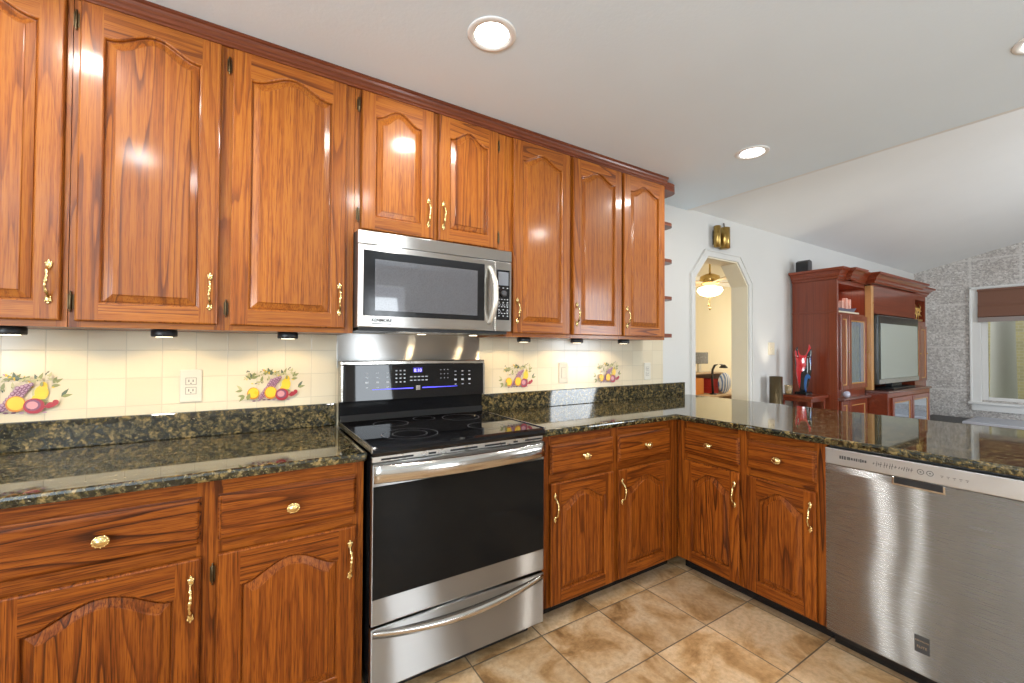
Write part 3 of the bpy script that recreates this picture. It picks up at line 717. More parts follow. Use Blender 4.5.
plate('light_switch', 1.412, 1.13, .075, .135, 'rocker', 'white rocker switch on the tiles between the two fruit pictures', cat='switch')
plate('power_outlet', 2.24, 1.12, .072, .13, 'outlet', 'white double power outlet at the end of the tiles')
plate('light_switch', 4.10, 1.30, .12, .125, 'double', 'almond double light switch on the wall beside the red armoire', y=-.0004, mat=almond, cat='switch')

# ------------------------------------------------------------------ range
rg = thing('electric_range', (.38, -.35, 0), 'stainless steel electric range with black glass cooktop and oven door', 'stove')
X0, X1 = .0015, .7585
MB().box(X0+.002, X1-.002, -.655, -.03, .055, .905).build('body', black_e, rg)
MB().box(X0+.03, X1-.03, -.60, -.10, 0, .054).build('base', blackp, rg)
ck = MB(); ck.prism([(-.685, .902), (-.688, .915), (-.684, .928), (-.672, .934), (-.085, .936), (-.085, .902)], 'X', X0, X1)
ck.build('cooktop', blackg, rg)
for cx, cy, r in ((.20, -.50, .115), (.56, -.50, .085), (.20, -.23, .080), (.56, -.23, .095), (.385, -.17, .055)):
    b = MB()
    for rr in (r, r*.62 if r > .1 else None):
        if rr:
            n = 40
            o = [(cx+rr*math.cos(2*PI*k/n), cy+rr*math.sin(2*PI*k/n), .9366) for k in range(n)]; i_ = [(cx+(rr-.0022)*math.cos(2*PI*k/n), cy+(rr-.0022)*math.sin(2*PI*k/n), .9366) for k in range(n)]
            b.add(o+i_, [(k, (k+1) % n, n+(k+1) % n, n+k) for k in range(n)])
    b.build('burner_ring', simple('burner_print', (.16, .16, .17), .3), rg)
for x in (X0, X1): MB().cbox(x-.004, x+.004, -.684, -.06, .9155, .9385, .0015).build('side_trim', steel_plain, rg)
# control backguard
bg = MB(); bg.prism([(-.088, .9365), (-.075, .965), (-.080, 1.030), (-.102, 1.034), (-.095, 1.210), (-.088, 1.224), (-.030, 1.224), (-.030, .9365)], 'X', X0+.001, X1+.006)
bgo = bg.build('backguard', blackg, rg)
MB().cbox(X0-.002, X1+.009, -.102, -.026, 1.205, 1.2265, .005).cbox(X0-.001, X0+.009, -.104, -.026, 1.032, 1.206, .002).cbox(X1, X1+.0095, -.104, -.026, 1.032, 1.206, .002).build('backguard_trim', steel_plain, rg)
def panel_y(z): return -.102+.007*(z-1.034)/.176
ks = MB()
def dot(x, z, w, h, mi=0): y = panel_y(z)-.0006; ks.box(x-w/2, x+w/2, y, y+.0009, z-h/2, z+h/2, mi)
for x in (.12, .17, .22): 
    for z in (1.165, 1.145, 1.12, 1.095): dot(x, z, .011 if z != 1.12 else .014, .004 if z != 1.12 else .009)
for x in (.590, .632, .674):
    for z in (1.165, 1.145, 1.12, 1.095): dot(x, z, .011 if z != 1.12 else .014, .004 if z != 1.12 else .009)
for i in range(3):
    for j in range(4): dot(.265+i*.021, 1.175-j*.019, .009, .006)
for i in range(5):
    for j in range(2): dot(.342+i*.0205, 1.142-j*.018, .013, .005)
for i in range(3):
    for j in range(3): dot(.505+i*.02, 1.175-j*.022, .004, .004)
ks.build('keypad_print', print_m, bgo)
blue_e = emis('blue_glow', (.10, .09, 1.0), 2.6)
n = 12
for s, xa, xb in ((0, .145, .352), (1, .402, .60)):
    bl = MB()
    for k in range(n):
        a, b_ = xa+(xb-xa)*k/n, xa+(xb-xa)*(k+1)/n; t0 = (k+.5)/n; h = .0007+.0019*(t0 if s == 0 else 1-t0)
        y = panel_y(1.085)-.0006; bl.box(a, b_, y, y+.001, 1.085-h, 1.085+h)
    bl.build('light_bar', blue_e, bgo, label='glowing blue light line')
dg = text_mb('8:10', .024); moved(dg, .377, panel_y(1.174)-.0008, 1.174); dg.build('clock_digits', emis('digit_glow', (.35, .30, 1.0), 5), bgo, label='glowing blue clock digits')
MB().box(.352, .402, panel_y(1.174)-.0004, panel_y(1.174)+.001, 1.158, 1.190).build('display', emis('display_back', (.03, .02, .22), 1.2), bgo)
MB().cbox(.365, .390, -.1035, -.098, 1.072, 1.098, .002).build('badge', steel_plain, bgo)
# vent strip, oven door, handle
vt = MB(); vt.cbox(X0+.002, X1-.002, -.672, -.656, .878, .9015, .002)
for a, w in ((.035, .12), (.215, .03), (.305, .12), (.46, .10), (.60, .022), (.66, .09)): vt.box(a, a+w, -.6735, -.671, .884, .891, 1)
vt.build('vent_strip', [steel_light, blackp], rg)
od = MB(); od.cbox(X0, X1, -.682, -.656, .303, .876, .005, 0)
odo = od.build('oven_door', steel, rg)
MB().cbox(X0+.004, X1-.004, -.6845, -.681, .397, .796, .002).build('oven_glass', ovenglass, odo, label='black oven window glass')
def bow(x0, x1, z0, z1, yb, d, th=.012, n=28, dip=0., mi=0):
    """a strap handle bowed outwards between x0 and x1"""
    b = MB(); R = []
    for k in range(n+1):
        u = -1+2*k/n; x = x0+(x1-x0)*k/n; y = yb-d*(1-u*u); zt = z1; zb = z0-dip*(1-u*u)*1.0; zt = z1-dip*(1-u*u)*.7
        R.append([(x, y, zb+.004), (x, y-.004, zb), (x, y-.010, zb+.004), (x, y-.013, (zb+zt)/2), (x, y-.008, zt-.003), (x, y-.002, zt), (x, y+th*.3, zt-.004)])
    return b.rings(R, mi)
bow(X0+.004, X1-.004, .808, .873, -.684, .038, dip=.0).build('handle', steel_plain, odo)
dr = MB().cbox(X0, X1, -.682, -.656, .072, .293, .005).build('drawer', steel, rg)
sc_ = MB(); n = 30; R = []
for k in range(n+1):
    u = -1+2*k/n; x = X0+.006+(X1-X0-.012)*k/n; d = (1-u*u); zt = .284-.030*d; zb = zt-.010-.020*d; y = -.6825
    R.append([(x, y, zb-.012), (x, y-.004-.016*d, zb+.002), (x, y-.006-.022*d, (zt+zb)/2), (x, y-.004-.018*d, zt), (x, y, zt+.004)])
sc_.rings(R); sc_.build('handle', steel_plain, dr)
MB().box(X0+.002, X1-.002, -.655, -.654, .2935, .3025).build('gap_strip', black_e, rg)
# steel sheet behind the range
sp_ = MB().cbox(-.003, .780, -.0120, -.0088, 1.19, 1.361, .0008)
tag(sp_.build('splash_panel', steel_mw), 'brushed steel splash panel on the wall behind the stove', 'splash panel')

# ------------------------------------------------------------------ microwave
mw = thing('microwave', (.38, -.2, 1.363), 'stainless steel over-the-range microwave under the short wall cabinet', 'microwave')
M0, M1 = .006, .7555; FM = -.398
MB().box(M0+.001, M1-.001, -.380, -.012, 1.3765, 1.783).build('body', simple('grey_steel_case', (.20, .19, .18), .35, .8), mw)
MB().box(M0+.01, M1-.01, -.375, -.02, 1.363, 1.376).build('underside', blackp, mw)
hl = MB(); hl.box(.20, .56, -.33, -.10, 1.3615, 1.3632); hl.build('grease_filter', steel_light, mw)
# top vent strip with a slight lean
MB().prism([(FM-.005, 1.727), (FM-.004, 1.779), (FM+.002, 1.783), (-.379, 1.783), (-.379, 1.727)], 'X', M0, M1).build('vent_panel', steel_mw, mw)
dmb = MB(); dmb.cbox(M0, .655, FM-.006, -.381, 1.377, 1.7245, .004); mdo = dmb.build('door', steel_mw, mw)
MB().cbox(.028, .600, FM-.0085, FM-.005, 1.425, 1.700, .002).build('window_border', black_e, mdo)
def mwwin():
    m, nt, p = new_mat('microwave_window'); v = objcoord(nt, rnd=False)
    n = N(nt, 'ShaderNodeTexVoronoi', Scale=420.0); L(nt, v, n.inputs['Vector'])
    L(nt, ramp(nt, n.outputs['Distance'], [(.2, (.05, .05, .055)), (.5, (.11, .11, .12))]), p.inputs['Base Color']); p.inputs['Roughness'].default_value = .06
    p.inputs['Coat Weight'].default_value = 1.0; p.inputs['Coat Roughness'].default_value = .02; return m
MB().cbox(.075, .560, FM-.0100, FM-.0080, 1.447, 1.664, .001).build('window', mwwin(), mdo)
hp = []; n = 24
for k in range(n+1):
    u = -1+2*k/n; hp.append((.628+.010*(1-u*u), FM-.006-.045*(1-abs(u)**2.4), 1.553+u*.140))
MB().tube(hp, [.0145-.003*abs(-1+2*k/n)**3 for k in range(n+1)], 12, flat=.8).build('handle', simple('pale_handle', (.74, .70, .62), .3, .6), mdo)
MB().box(.060, .150, FM-.0068, FM-.0058, 1.388, 1.416).build('badge', steel_light, mdo)
lt = text_mb('KENMORE', .0185, depth=.001, bold=.0007); moved(lt, .105, FM-.0075, 1.4065); lt.build('badge_lettering', print_dk, mdo)
MB().box(.064, .146, FM-.0080, FM-.0069, 1.3900, 1.3935).build('badge_underline', print_dk, mdo)
cp = MB().cbox(.657, M1, FM-.006, -.381, 1.377, 1.7245, .004).build('control_panel', steel_mw, mw)
MB().cbox(.668, .743, FM-.0085, FM-.005, 1.432, 1.682, .003).build('keypad', black_e, cp)
MB().box(.676, .735, FM-.0092, FM-.0083, 1.605, 1.672).build('display', simple('lcd_grey', (.20, .21, .23), .12), cp, label='grey display of the microwave')
MB().lathe([(.0005, -.016), (.013, -.0155), (.0145, -.012), (.0155, 0)], (.705, FM-.0085, 1.563), 24, axis='Y').build('dial', darkgrey, cp)
kp = MB()
for j, z in enumerate((1.592, 1.535, 1.520, 1.498, 1.483, 1.465, 1.452)):
    for i in range(4 if j % 2 else 3):
        x = .680+i*(.0165 if j % 2 else .025); kp.box(x-.004, x+.004, FM-.0091, FM-.0083, z-.002, z+.002)
for j, (x, z) in enumerate(((.682, 1.508), (.705, 1.508), (.728, 1.508), (.683, 1.474), (.728, 1.474))):
    kp.add([(x+.007*math.cos(a*PI/6), FM-.0091, z+.006*math.sin(a*PI/6)) for a in range(12)]+[(x+.0055*math.cos(a*PI/6), FM-.0091, z+.0045*math.sin(a*PI/6)) for a in range(12)], [(a, (a+1) % 12, 12+(a+1) % 12, 12+a) for a in range(12)])
kpo = kp.build('keypad_print', print_m, cp)
# the cooktop lamps of the microwave
for x in (.40, .70):
    MB().lathe([(.022, -.0005), (.022, -.003)], (x, -.085 if x < .5 else -.09, 1.3630), 16).build('lamp_lens', emis('hood_lens', (1, .85, .6), 8), mw)
    l = bpy.data.lights.new('hood_lamp', 'SPOT'); l.energy = 1.3; l.color = WARM; l.spot_size = math.radians(130); l.spot_blend = .5; l.shadow_soft_size = .02
    o = bpy.data.objects.new('hood_lamp', l); COL.objects.link(o); o.location = (x, -.088, 1.352); o.rotation_euler = (0, 0, 0)

# ------------------------------------------------------------------ dishwasher
dwx = 1.762; Y0, Y1 = -1.3805, -1.983
dw = thing('dishwasher', (2.0, -1.68, 0), 'stainless steel dishwasher built in under the peninsula counter', 'dishwasher')
MB().box(1.800, 2.38, Y1+.003, Y0-.003, .06, .872).build('tub', darkgrey, dw)
MB().box(1.84, 1.86, Y1+.003, Y0-.003, .001, .059).build('toe_kick', black_e, dw)
# the door skin bows outwards a little
ds = MB(); n = 20; R = []
for k in range(n+1):
    u = -1+2*k/n; y = Y0+(Y1-Y0)*k/n; x = dwx+.003-.004*(1-u*u)
    R.append([(x+.034, y, .081), (x+.003, y, .081), (x, y, .085), (x, y, .40), (x, y, .770), (x+.002, y, .798), (x+.034, y, .798)])
ds.rings(R); dso = ds.build('door', steel_dw, dw)
for f in dso.data.polygons: f.use_smooth = False
MB().cbox(dwx-.003, 1.799, Y1, Y0, .8005, .869, .004).build('control_strip', simple('control_strip_steel', (.56, .55, .53), .35, .85), dw)
pk_ = MB(); pk_.cbox(dwx-.0035, dwx+.002, -1.757, -1.606, .768, .799, .003, 0); pk_.box(dwx-.0045, dwx-.0028, -1.750, -1.613, .775, .7985, 1)
pk_.build('pocket_handle', [steel_plain, blackp], dw)
cs = MB(); xx = dwx-.0036
def cdot(y, z, w, h): cs.box(xx, xx+.001, y-w/2, y+w/2, z-h/2, z+h/2)
r_ = random.Random(5)
y = -1.437
while y > -1.532: w = .004+r_.random()*.003; cdot(y, .836, w, .009+r_.random()*.006); y -= w+.0022
y = -1.550
while y > -1.672: w = .003+r_.random()*.006; h_ = .005+r_.random()*.009; cdot(y, .836, w, .0016); cdot(y-.001, .836+h_*.4, .0016, h_*.8); cdot(y+.001, .836-h_*.4, .0016, h_*.8); y -= w+.0028
for yc in (-1.690, -1.716):
    nn = 16; o = [(xx, yc+.010*math.cos(2*PI*k/nn), .836+.010*math.sin(2*PI*k/nn)) for k in range(nn)]; i_ = [(xx, yc+.008*math.cos(2*PI*k/nn), .836+.008*math.sin(2*PI*k/nn)) for k in range(nn)]
    cs.add(o+i_, [(k, (k+1) % nn, nn+(k+1) % nn, nn+k) for k in range(nn)]); cdot(yc, .836, .005, .004)
for k in range(5): cdot(-1.748-k*.016, .835, .008, .0015); cdot(-1.748-k*.016, .830, .0025, .0025)
cs.build('control_print', print_dk, dw)
bd = MB(); bd.box(dwx-.0020, dwx+.001, -1.710, -1.668, .163, .225); bdo = bd.build('badge', print_dk, dso)
for txt, z in (('KENMORE', .206), ('ELITE', .184)):
    t_ = text_mb(txt, .0085 if txt == 'KENMORE' else .0125); moved(t_, dwx-.0024, -1.689, z, -PI/2); t_.build('badge_lettering', steel_plain, bdo)

# ------------------------------------------------------------------ recessed ceiling lights
G_L = 'recessed ceiling lights'
spots = [(.379, -.855, 'recessed ceiling light nearest the camera, above the stove', 9), (2.148, -.865, 'recessed ceiling light above the inner corner and peninsula', 9), (2.135, -1.965, 'recessed ceiling light at the picture edge, above the dishwasher', 9),
         (-.94, -.86, 'recessed ceiling light above the counter beyond the picture', 9), (-.94, -1.88, 'recessed ceiling light above the camera, beyond the picture', 9), (.36, -1.93, 'recessed ceiling light over the middle of the kitchen floor', 9)]
lens = emis('lamp_lens', (1.0, .97, .92), 22)
for x, y, lb, pw in spots:
    t = thing('recessed_light', (x, y, CEIL), lb, 'ceiling light', G_L)
    b = MB().lathe([(.068, -.002), (.070, -.006), (.088, -.004), (.092, -.0005), (.068, -.0004)], (x, y, CEIL), 32); b.build('trim_ring', ltrim, t)
    MB().lathe([(.0005, -.0032), (.055, -.0032), (.0675, -.0015), (.0675, -.0005)], (x, y, CEIL), 32).build('lens', lens, t)
    area('recessed_lamp', (x, y, CEIL-.008), (0, 0, -1), .14, .14, pw*1.4, (1.0, .96, .90), 'DISK')

# ------------------------------------------------------------------ wall chime over the arch
ch = thing('door_chime', (3.19, -.03, 2.2), 'brass door chime box on the wall above the arch', 'chime')
MB().cbox(3.11, 3.27, -.03, -.0005, 2.215, 2.345, .004).build('back_box', hinge_m, ch)
for x, r in ((3.112, .030), (3.225, .044)):
    MB().lathe([(r*.7, 2.185), (r, 2.190), (r, 2.372), (r*.7, 2.376)], (x, -.045, 0), 20).build('tube_cover', brass_dark, ch)
MB().tube([(3.265, -.02, 2.36), (3.265, -.012, 2.43)], .006, 8).build('hanger', hinge_m, ch)

# ------------------------------------------------------------------ torchiere, side table, sculpture, candle
tl = thing('uplight_lamp', (3.99, -.10, 0), 'dark bronze cylinder uplight standing by the wall beside the armoire', 'lamp')
br_m = simple('bronze', (.115, .085, .045), .35, .8)
MB().lathe([(.062, 0), (.062, .02), (.054, .03), (.056, .60), (.056, 1.03), (.051, 1.03), (.050, .90), (.001, .90)], (3.99, -.10, 0), 28).build('lamp_body', br_m, tl)
MB().ell((3.99, -.10, .94), (.025, .025, .03), 14, 10).build('bulb', emis('lamp_bulb', (1.0, .85, .6), 10), tl)
l = bpy.data.lights.new('uplight_lamp', 'SPOT'); l.energy = 7; l.color = (1, .90, .72); l.spot_size = math.radians(76); l.spot_blend = .8; l.shadow_soft_size = .03
o = bpy.data.objects.new('uplight', l); COL.objects.link(o); o.location = (3.99, -.10, 1.032); o.rotation_euler = (PI, 0, 0)

st_ = thing('side_table', (4.29, -.21, 0), 'small dark cherry side table against the left side of the armoire', 'table')
MB().cbox(4.12, 4.46, -.36, -.05, .825, .850, .005).build('table_top', cherry['X'], st_)
MB().cbox(4.14, 4.44, -.34, -.07, .79, .824, .003).build('apron', cherry['X'], st_)
for x in (4.155, 4.425):
    for y in (-.085, -.325): MB().cbox(x-.015, x+.015, y-.015, y+.015, 0, .789, .003).build('leg', cherry['Z'], st_)
def art_mat():
    m, nt, p = new_mat('art_glass'); v = objcoord(nt, (1, 1, .55), rnd=False)
    n = N(nt, 'ShaderNodeTexNoise', Scale=3.2, Detail=1.0, Distortion=1.8); L(nt, v, n.inputs['Vector'])
    sp = nt.nodes.new('ShaderNodeSeparateXYZ'); L(nt, v, sp.inputs[0])
    k = math_n(nt, 'ADD', math_n(nt, 'MULTIPLY', sp.outputs[1], -2.2), math_n(nt, 'ADD', math_n(nt, 'MULTIPLY', sp.outputs[2], -1.3), math_n(nt, 'MULTIPLY', n.outputs[0], .9)))
    c = ramp(nt, k, [(0, (.01, .01, .012)), (.06, (.62, .02, .03)), (.22, (.60, .02, .03)), (.31, (.01, .01, .012)), (.40, (.02, .10, .30)), (.46, (.01, .01, .015)), (.53, (.05, .22, .42)), (.60, (.55, .45, .15))], 'CONSTANT')
    L(nt, c, p.inputs['Base Color']); p.inputs['Roughness'].default_value = .08; p.inputs['Coat Weight'].default_value = 1; return m
ar = thing('glass_sculpture', (4.29, -.21, .851), 'red black and blue two pointed glass sculpture on the side table', 'sculpture')
ac = Vector((4.29, -.21)); aw = Vector((.40, -.915)); an = Vector((.915, .40))
def aring(z, off, w, d, n=20):
    return [((ac+aw*(off+w*math.cos(2*PI*k/n))+an*d*math.sin(2*PI*k/n)).x, (ac+aw*(off+w*math.cos(2*PI*k/n))+an*d*math.sin(2*PI*k/n)).y, .851+z) for k in range(n)]
bs_ = MB()
bs_.rings([aring(z, o_, w, w*.42) for z, w, o_ in ((.028, .026, 0), (.05, .032, 0), (.10, .045, 0), (.17, .057, .002), (.24, .064, .002), (.31, .066, 0), (.36, .064, 0), (.385, .058, 0))])
for s_, top in ((-1, .470), (1, .492)):
    R = []
    for k in range(9):
        u = k/8; R.append(aring(.36+(top-.36)*u, s_*(.034+.018*math.sin(u*2.4)), .029*(1-u)**.8+.002, .026*(1-u)**.8+.002, 14))
    bs_.rings(R)
bs_.build('glass_body', art_mat(), ar)
MB().cbox(4.235, 4.345, -.265, -.155, .8505, .880, .004).build('plinth', black_e, ar)
cd = thing('votive_candle', (4.19, -.12, .853), 'small lit votive candle glowing on the side table', 'candle')
MB().lathe([(.020, 0), (.028, .004), (.034, .085), (.031, .085), (.026, .01), (.001, .008)], (4.19, -.12, .853), 20).build('glass_cup', simple('amber_cup', (.75, .55, .30), .2, 0, Transmission_Weight=.6), cd)
MB().lathe([(.024, .012), (.026, .055), (.001, .056)], (4.19, -.12, .853), 16).build('wax', emis('glowing_wax', (1.0, .75, .40), 1.6), cd)
MB().lathe([(.001, .058), (.005, .064), (.004, .074), (.0005, .085)], (4.19, -.12, .853), 10).build('flame', emis('candle_flame', (1.0, .8, .45), 12), cd)
td = thing('candle_tray', (4.19, -.12, .8505), 'thin dark tray under the candle on the side table', 'tray')
MB().cbox(4.14, 4.23, -.165, -.075, .8504, .8525, .0005).build('tray_plate', hinge_m, td)

# ------------------------------------------------------------------ armoire
am = thing('armoire', (5.6, -.3, 0), 'large red cherry entertainment armoire with heavy crown against the white wall', 'armoire')
AX0, AX1 = 4.50, 7.15; CX0, CX1 = 5.20, 6.50; ATZ = 1.985; FT = -.42; FC = -.475; FBs = -.60
def part(name, mb, m_=None, label=None): return mb.build(name, m_ or cherry['Z'], am, label=label)
part('side_panel', MB().box(AX0, AX0+.03, FT, -.02, .0, ATZ)); part('side_panel', MB().box(AX1-.03, AX1, FT, -.02, 0, ATZ)); part('back_panel', MB().box(AX0+.031, AX1-.031, -.035, -.02, 0, ATZ))
part('side_molding', MB().cbox(AX0-.006, AX0-.0005, FT-.002, -.02, 1.655, 1.675, .002), cherry['Y'])
part('corner_post', MB().cbox(AX0-.006, AX0-.0005, FT-.003, FT+.07, .0, 1.654, .002).cbox(AX0-.006, AX0-.0005, FT-.003, FT+.07, 1.676, 1.98, .002))
part('tower', MB().box(AX0+.031, CX0-.031, FT+.002, -.036, 0, 1.66)); part('tower', MB().box(CX1+.031, AX1-.031, FT+.002, -.036, 0, 1.66))
part('tower_rail', MB().box(AX0+.031, CX0-.031, FT, -.036, 1.945, ATZ), cherry['X']); part('tower_rail', MB().box(CX1+.031, AX1-.031, FT, -.036, 1.93, ATZ), cherry['X'])
honey = simple('honey_maple', (.50, .26, .09), .3)
part('center_side', MB().box(CX0-.03, CX0, FT+.001, -.036, .87, 1.97)); part('pilaster', MB().cbox(CX0-.03, CX0+.03, FC-.002, FT, .87, 1.97, .004), honey, 'honey coloured pilaster')
part('center_side', MB().box(CX1, CX1+.03, FC, -.036, .87, 1.97))
part('center_panel', MB().box(CX0+.001, CX1-.001, FC, FC+.03, 1.68, ATZ), cherry['X'])
part('center_back', MB().box(CX0+.001, CX1-.001, -.10, -.036, .87, 1.67))
base_ = MB(); base_.box(CX0-.02, CX1+.02, FBs, FT, .04, .845); part('base_unit', base_, cherry['X'])
gloss = simple('dark_cherry_gloss', (.16, .075, .065), .10)
part('ledge', MB().cbox(CX0-.04, CX1+.04, FBs-.015, -.11, .846, .868, .006), gloss)
part('ledge', MB().cbox(AX0-.01, CX0-.041, FT-.055, FT-.0005, .80, .822, .005), gloss); part('ledge', MB().cbox(CX1+.041, AX1+.01, FT-.055, FT-.0005, .80, .822, .005), gloss)
mirror_g = simple('smoked_glass', (.16, .20, .25), .05, 0, Coat_Weight=1.0, Specular_IOR_Level=1.0)
def adoor(x0, x1, z0, z1, y, glassy, name='door'):
    w, h = x1-x0, z1-z0; b = MB(); s = .05 if w > .25 else .04
    b.cbox(x0, x0+s, y-.02, y-.0005, z0, z1, .004, 0); b.cbox(x1-s, x1, y-.02, y-.0005, z0, z1, .004, 0); b.cbox(x0+s, x1-s, y-.02, y-.0005, z0, z0+s, .004, 0); b.cbox(x0+s, x1-s, y-.02, y-.0005, z1-s, z1, .004, 0)
    i0, i1, j0, j1 = x0+s, x1-s, z0+s, z1-s; q = .012
    for a_, b_, c_, d_ in ((i0, i0+q, j0, j1), (i1-q, i1, j0, j1), (i0+q, i1-q, j0, j0+q), (i0+q, i1-q, j1-q, j1)): b.cbox(a_, b_, y-.016, y-.003, c_, d_, .004, 1)
    d = b.build(name, [cherry['Z'], honey], am)
    g = MB().box(i0+q-.002, i1-q+.002, y-.010, y-.004, j0+q-.002, j1-q+.002)
    g.build('pane' if glassy else 'panel', mirror_g if glassy else cherry['Z'], d, label='reflective glass pane' if glassy else None)
    MB().ell((x1-s*.5, y-.027, (z0+z1)/2), (.008, .009, .008), 8, 6).build('knob', brass_dark, d)
    return d
adoor(AX0+.035, AX0+.215, .90, 1.64, FT, False); adoor(AX0+.225, CX0-.035, .90, 1.64, FT, True)
adoor(CX1+.035, CX1+.36, .90, 1.60, FT, True); adoor(CX1+.365, AX1-.035, .90, 1.60, FT, False)
adoor(AX0+.035, AX0+.215, .10, .79, FT, False); adoor(AX0+.225, CX0-.035, .10, .79, FT, False); adoor(CX1+.035, AX1-.035, .10, .79, FT, False)
adoor(CX0+.06, (CX0+CX1)/2-.01, .12, .80, FBs, True); adoor((CX0+CX1)/2+.01, CX1-.06, .12, .80, FBs, True)
# crown, three stepped runs
def acrown(path, z, name='crown'):
    """path of (x,y) along the front, profile grows outwards"""
    pr = [(0, 0), (.012, .004), (.016, .022), (.030, .034), (.034, .052), (.058, .076), (.080, .084), (.084, .104), (0, .104)]
    P = [Vector((x, y, 0)) for x, y in path]; nrm = []
    for i in range(len(P)):
        d0 = (P[i]-P[i-1]).normalized() if i else None; d1 = (P[i+1]-P[i]).normalized() if i < len(P)-1 else None
        f = lambda d: Vector((-d.y, d.x, 0))*-1
        if d0 is None: n_ = f(d1)
        elif d1 is None: n_ = f(d0)
        else: n_ = (f(d0)+f(d1)); n_ = n_/max(.2, n_.dot(f(d0)))
        nrm.append(n_)
    b = MB(); b.rings([[(p.x+q.x*o, p.y+q.y*o, z+h) for o, h in pr] for p, q in zip(P, nrm)], smooth=False); return b
acrown([(AX0, -.02), (AX0, FT), (4.66, FT), (4.66, FT-.045), (4.80, FT-.045), (4.80, FT-.01), (CX0-.06, FT-.01), (CX0-.06, FC-.03), (CX1+.04, FC-.03), (CX1+.04, FT), (AX1, FT), (AX1, -.02)], 1.9855).build('crown', cherry['X'], am)
MB().box(AX0+.001, AX1-.001, FT+.001, -.02, 1.986, 2.0845).build('top_board', cherry['X'], am)
MB().box(AX0+.032, CX0-.032, -.05, -.037, 1.66, 1.945).build('niche_back', simple('niche_red', (.42, .05, .03), .4), am)
area('niche_lamp', (4.85, -.24, 1.94), (0, 0, -1), .3, .2, 1.6, (1, .62, .5))
# ship model in the left niche, gilt ornament in the right one
sm_ = thing('model_ship', (4.82, -.36, 1.661), 'small pale model ship in the open niche at the top of the armoire', 'model')
MB().prism([(4.60, 1.715), (4.63, 1.682), (4.98, 1.682), (5.05, 1.730), (4.82, 1.710)], 'Y', -.39, -.32).build('hull', simple('ship_hull', (.10, .10, .14), .5), sm_)
for x, h in ((4.66, .07), (4.76, .10), (4.86, .14), (4.94, .13)): MB().cbox(x-.016, x+.016, -.375, -.335, 1.712, 1.712+h*.8, .003).build('superstructure', simple('ship_pink', (.72, .42, .34), .5), sm_)
MB().box(4.58, 5.08, -.40, -.30, 1.6665, 1.6815).build('stand', almond, sm_)
go = thing('gilt_ornament', (6.95, -.39, 1.662), 'tangled gilt ornament in the right niche of the armoire', 'ornament')
gb = MB(); rr = random.Random(2)
for k in range(16):
    a = rr.random()*PI; c = Vector((6.83+rr.random()*.20, -.385, 1.74+rr.random()*.11)); d = Vector((math.cos(a)*.07, .01, math.sin(a)*.07)); gb.tube([c-d, c+Vector((0, -.015, 0)), c+d], [.004, .008, .003], 6)
gb.cbox(6.76, 7.08, -.41, -.36, 1.6665, 1.69, .003)
gb.build('gilt_spray', simple('gilt', (.75, .48, .16), .3, .9), go)
rb_ = thing('glass_ball', (4.60, -.452, .823), 'small pale glass ball on the ledge of the armoire', 'ball')
MB().ell((4.60, -.4565, .8575), (.034, .030, .034), 16, 12).build('ball_body', simple('pale_glass', (.45, .45, .55), .1), rb_)
# speaker on top
spk = thing('bookshelf_speaker', (4.56, -.12, 2.08), 'small black speaker sitting on top of the armoire near the wall', 'speaker')
MB().prism([(4.51, 2.0855), (4.60, 2.0855), (4.60, 2.215), (4.555, 2.225), (4.51, 2.205)], 'Y', -.16, -.05).build('speaker_box', blackp, spk)
MB().prism([(4.515, 2.09), (4.595, 2.09), (4.595, 2.21), (4.555, 2.219), (4.515, 2.20)], 'Y', -.166, -.1605).build('grille', darkgrey, spk)

# television
tv = thing('television', (5.84, -.45, .869), 'large silver and black television standing in the armoire', 'television')
TX0, TX1 = 5.236, 6.485
MB().cbox(TX0, TX1, -.515, -.40, .925, 1.665, .012).build('case', simple('tv_black', (.02, .025, .024), .2), tv)
MB().cbox(TX0+.05, TX1-.05, -.519, -.5155, .985, 1.575, .001).build('screen', simple('tv_screen_reflection', (.36, .39, .37), .06), tv, label='glossy screen with a pale reflection painted in grey')  # pale room reflection is put into the base colour of the screen
MB().cbox(TX0+.01, TX1-.01, -.520, -.5155, .935, .982, .001).build('lower_bezel', simple('tv_silver', (.5, .5, .5), .3, .7), tv, label='silver lower bezel')
MB().cbox(5.50, 6.20, -.56, -.40, .8695, .885, .005).cbox(5.70, 6.00, -.49, -.43, .885, .926, .004).build('stand', blackp, tv)

# ------------------------------------------------------------------ office things beyond the arch
dk = thing('office_desk', (5.4, 1.5, 0), 'desk with a raised shelf seen through the arch', 'desk')
wood_l = simple('light_laminate', (.62, .46, .30), .5)
MB().cbox(4.60, 6.3, 1.30, 1.90, .62, .65, .004).build('desk_top', wood_l, dk)
MB().cbox(4.78, 5.62, 1.42, 1.90, .935, .955, .004).build('raised_shelf', wood_l, dk)
for x in (4.78, 5.60): MB().cbox(x, x+.02, 1.42, 1.90, .651, .934, .002).build('shelf_side', wood_l, dk)
for x in (4.62, 6.24): MB().cbox(x, x+.04, 1.32, 1.88, 0, .619, .003).build('leg', wood_l, dk)
mo = thing('monitor', (5.32, 1.6, .956), 'dark flat monitor on the raised shelf of the office desk', 'monitor')
MB().cbox(5.12, 5.52, 1.60, 1.63, 1.075, 1.245, .005).build('screen', simple('dark_screen', (.06, .055, .05), .25), mo)
MB().cbox(5.29, 5.35, 1.60, 1.63, .962, 1.076, .003).cbox(5.20, 5.44, 1.54, 1.68, .9555, .964, .003).build('stand', white_p, mo)
orange = simple('orange_card', (.80, .30, .06), .6)
tag(MB().cbox(4.85, 5.18, 1.45, 1.75, .6505, .88, .004).build('storage_box', orange), 'orange storage box under the raised desk shelf', 'box')
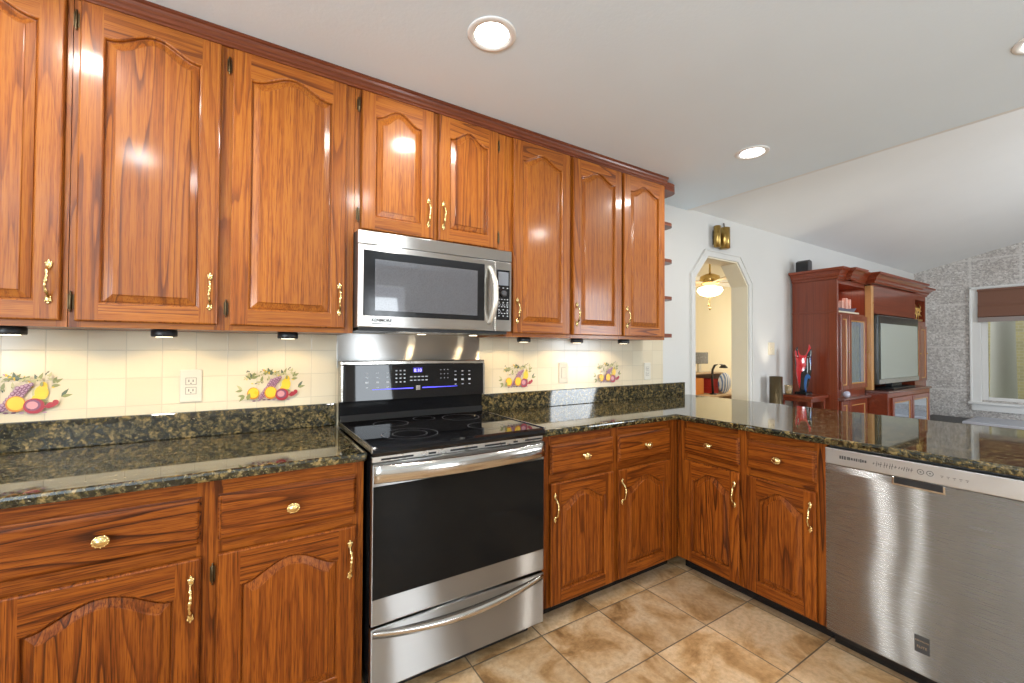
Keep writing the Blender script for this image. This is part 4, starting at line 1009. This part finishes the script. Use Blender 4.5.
tag(MB().cbox(5.34, 5.52, 1.43, 1.70, .73, .86, .004).cbox(5.35, 5.51, 1.43, 1.70, .6505, .729, .004).build('red_folder_stack', simple('red_card', (.60, .05, .04), .5)), 'red folders stacked beside the orange box on the desk', 'folders')
dl = thing('desk_lamp', (5.2, 1.36, .651), 'black arched desk lamp over the end of the office desk', 'lamp')
MB().lathe([(.05, .651), (.05, .662), (.01, .668)], (5.26, 1.36, 0), 16).build('base', blackp, dl)
MB().tube([(5.26, 1.36, .665), (5.24, 1.36, .85), (5.25, 1.36, 1.0), (5.30, 1.36, 1.06), (5.40, 1.36, 1.08), (5.50, 1.36, 1.06)], .016, 8).build('arm', blackp, dl)
MB().lathe([(.02, 1.07), (.05, 1.04), (.06, 1.02)], (5.52, 1.36, 0), 14).build('lamp_shade', blackp, dl)
cu = thing('round_cushion', (5.54, 1.36, .652), 'blue and white round cushion standing on the office desk', 'cushion')
def ballm():
    m, nt, p = new_mat('blue_white_fabric'); n = N(nt, 'ShaderNodeTexWave', Scale=6.0, Distortion=4.0); L(nt, objcoord(nt, rnd=False), n.inputs['Vector'])
    L(nt, ramp(nt, n.outputs[0], [(.35, (.12, .22, .50)), (.6, (.70, .74, .80))]), p.inputs['Base Color']); return m
MB().ell((5.54, 1.36, .802), (.15, .045, .15), 20, 14).build('cushion_body', ballm(), cu)
# ceiling fan
fn = thing('ceiling_fan', (4.63, 1.0, 2.46), 'brass ceiling fan with a lit glass bowl beyond the arch', 'ceiling fan')
fx, fy = 4.63, 1.0
MB().lathe([(.06, 2.459), (.065, 2.44), (.03, 2.40), (.012, 2.39), (.012, 2.26), (.05, 2.25), (.115, 2.22), (.125, 2.17), (.10, 2.12), (.05, 2.10)], (fx, fy, 0), 24).build('motor', brass, fn)
MB().lathe([(.06, 2.10), (.14, 2.075), (.155, 2.04), (.12, 1.99), (.05, 1.965), (.001, 1.96)], (fx, fy, 0), 24).build('glass_bowl', emis('lit_bowl', (1.0, .86, .58), 5), fn, label='lit frosted glass bowl')
for k in range(5):
    a = 2*PI*k/5+.35; c, s = math.cos(a), math.sin(a); b = MB(); pts = [(.12, -.03), (.20, -.055), (.56, -.07), (.58, 0), (.56, .07), (.20, .055), (.12, .03)]
    b.prism(pts, 'Z', 0, .008); b.v = [(fx+v[0]*c-v[1]*s, fy+v[0]*s+v[1]*c, 2.13+v[2]+v[1]*.15) for v in b.v]; b.build('blade', simple('pale_blade', (.66, .52, .34), .4), fn)
MB().tube([(fx, fy, 1.96), (fx, fy, 1.82)], .003, 6).ell((fx, fy, 1.81), (.012, .012, .018), 8, 6).ell((fx-.03, fy, 1.85), (.01, .01, .014), 8, 6).tube([(fx-.03, fy, 1.98), (fx-.03, fy, 1.86)], .002, 6).build('pull_chain', brass_dark, fn)
l = bpy.data.lights.new('fan_lamp', 'POINT'); l.energy = 22; l.color = (1, .84, .58); l.shadow_soft_size = .12
o = bpy.data.objects.new('fan_lamp', l); COL.objects.link(o); o.location = (fx, fy, 1.86)
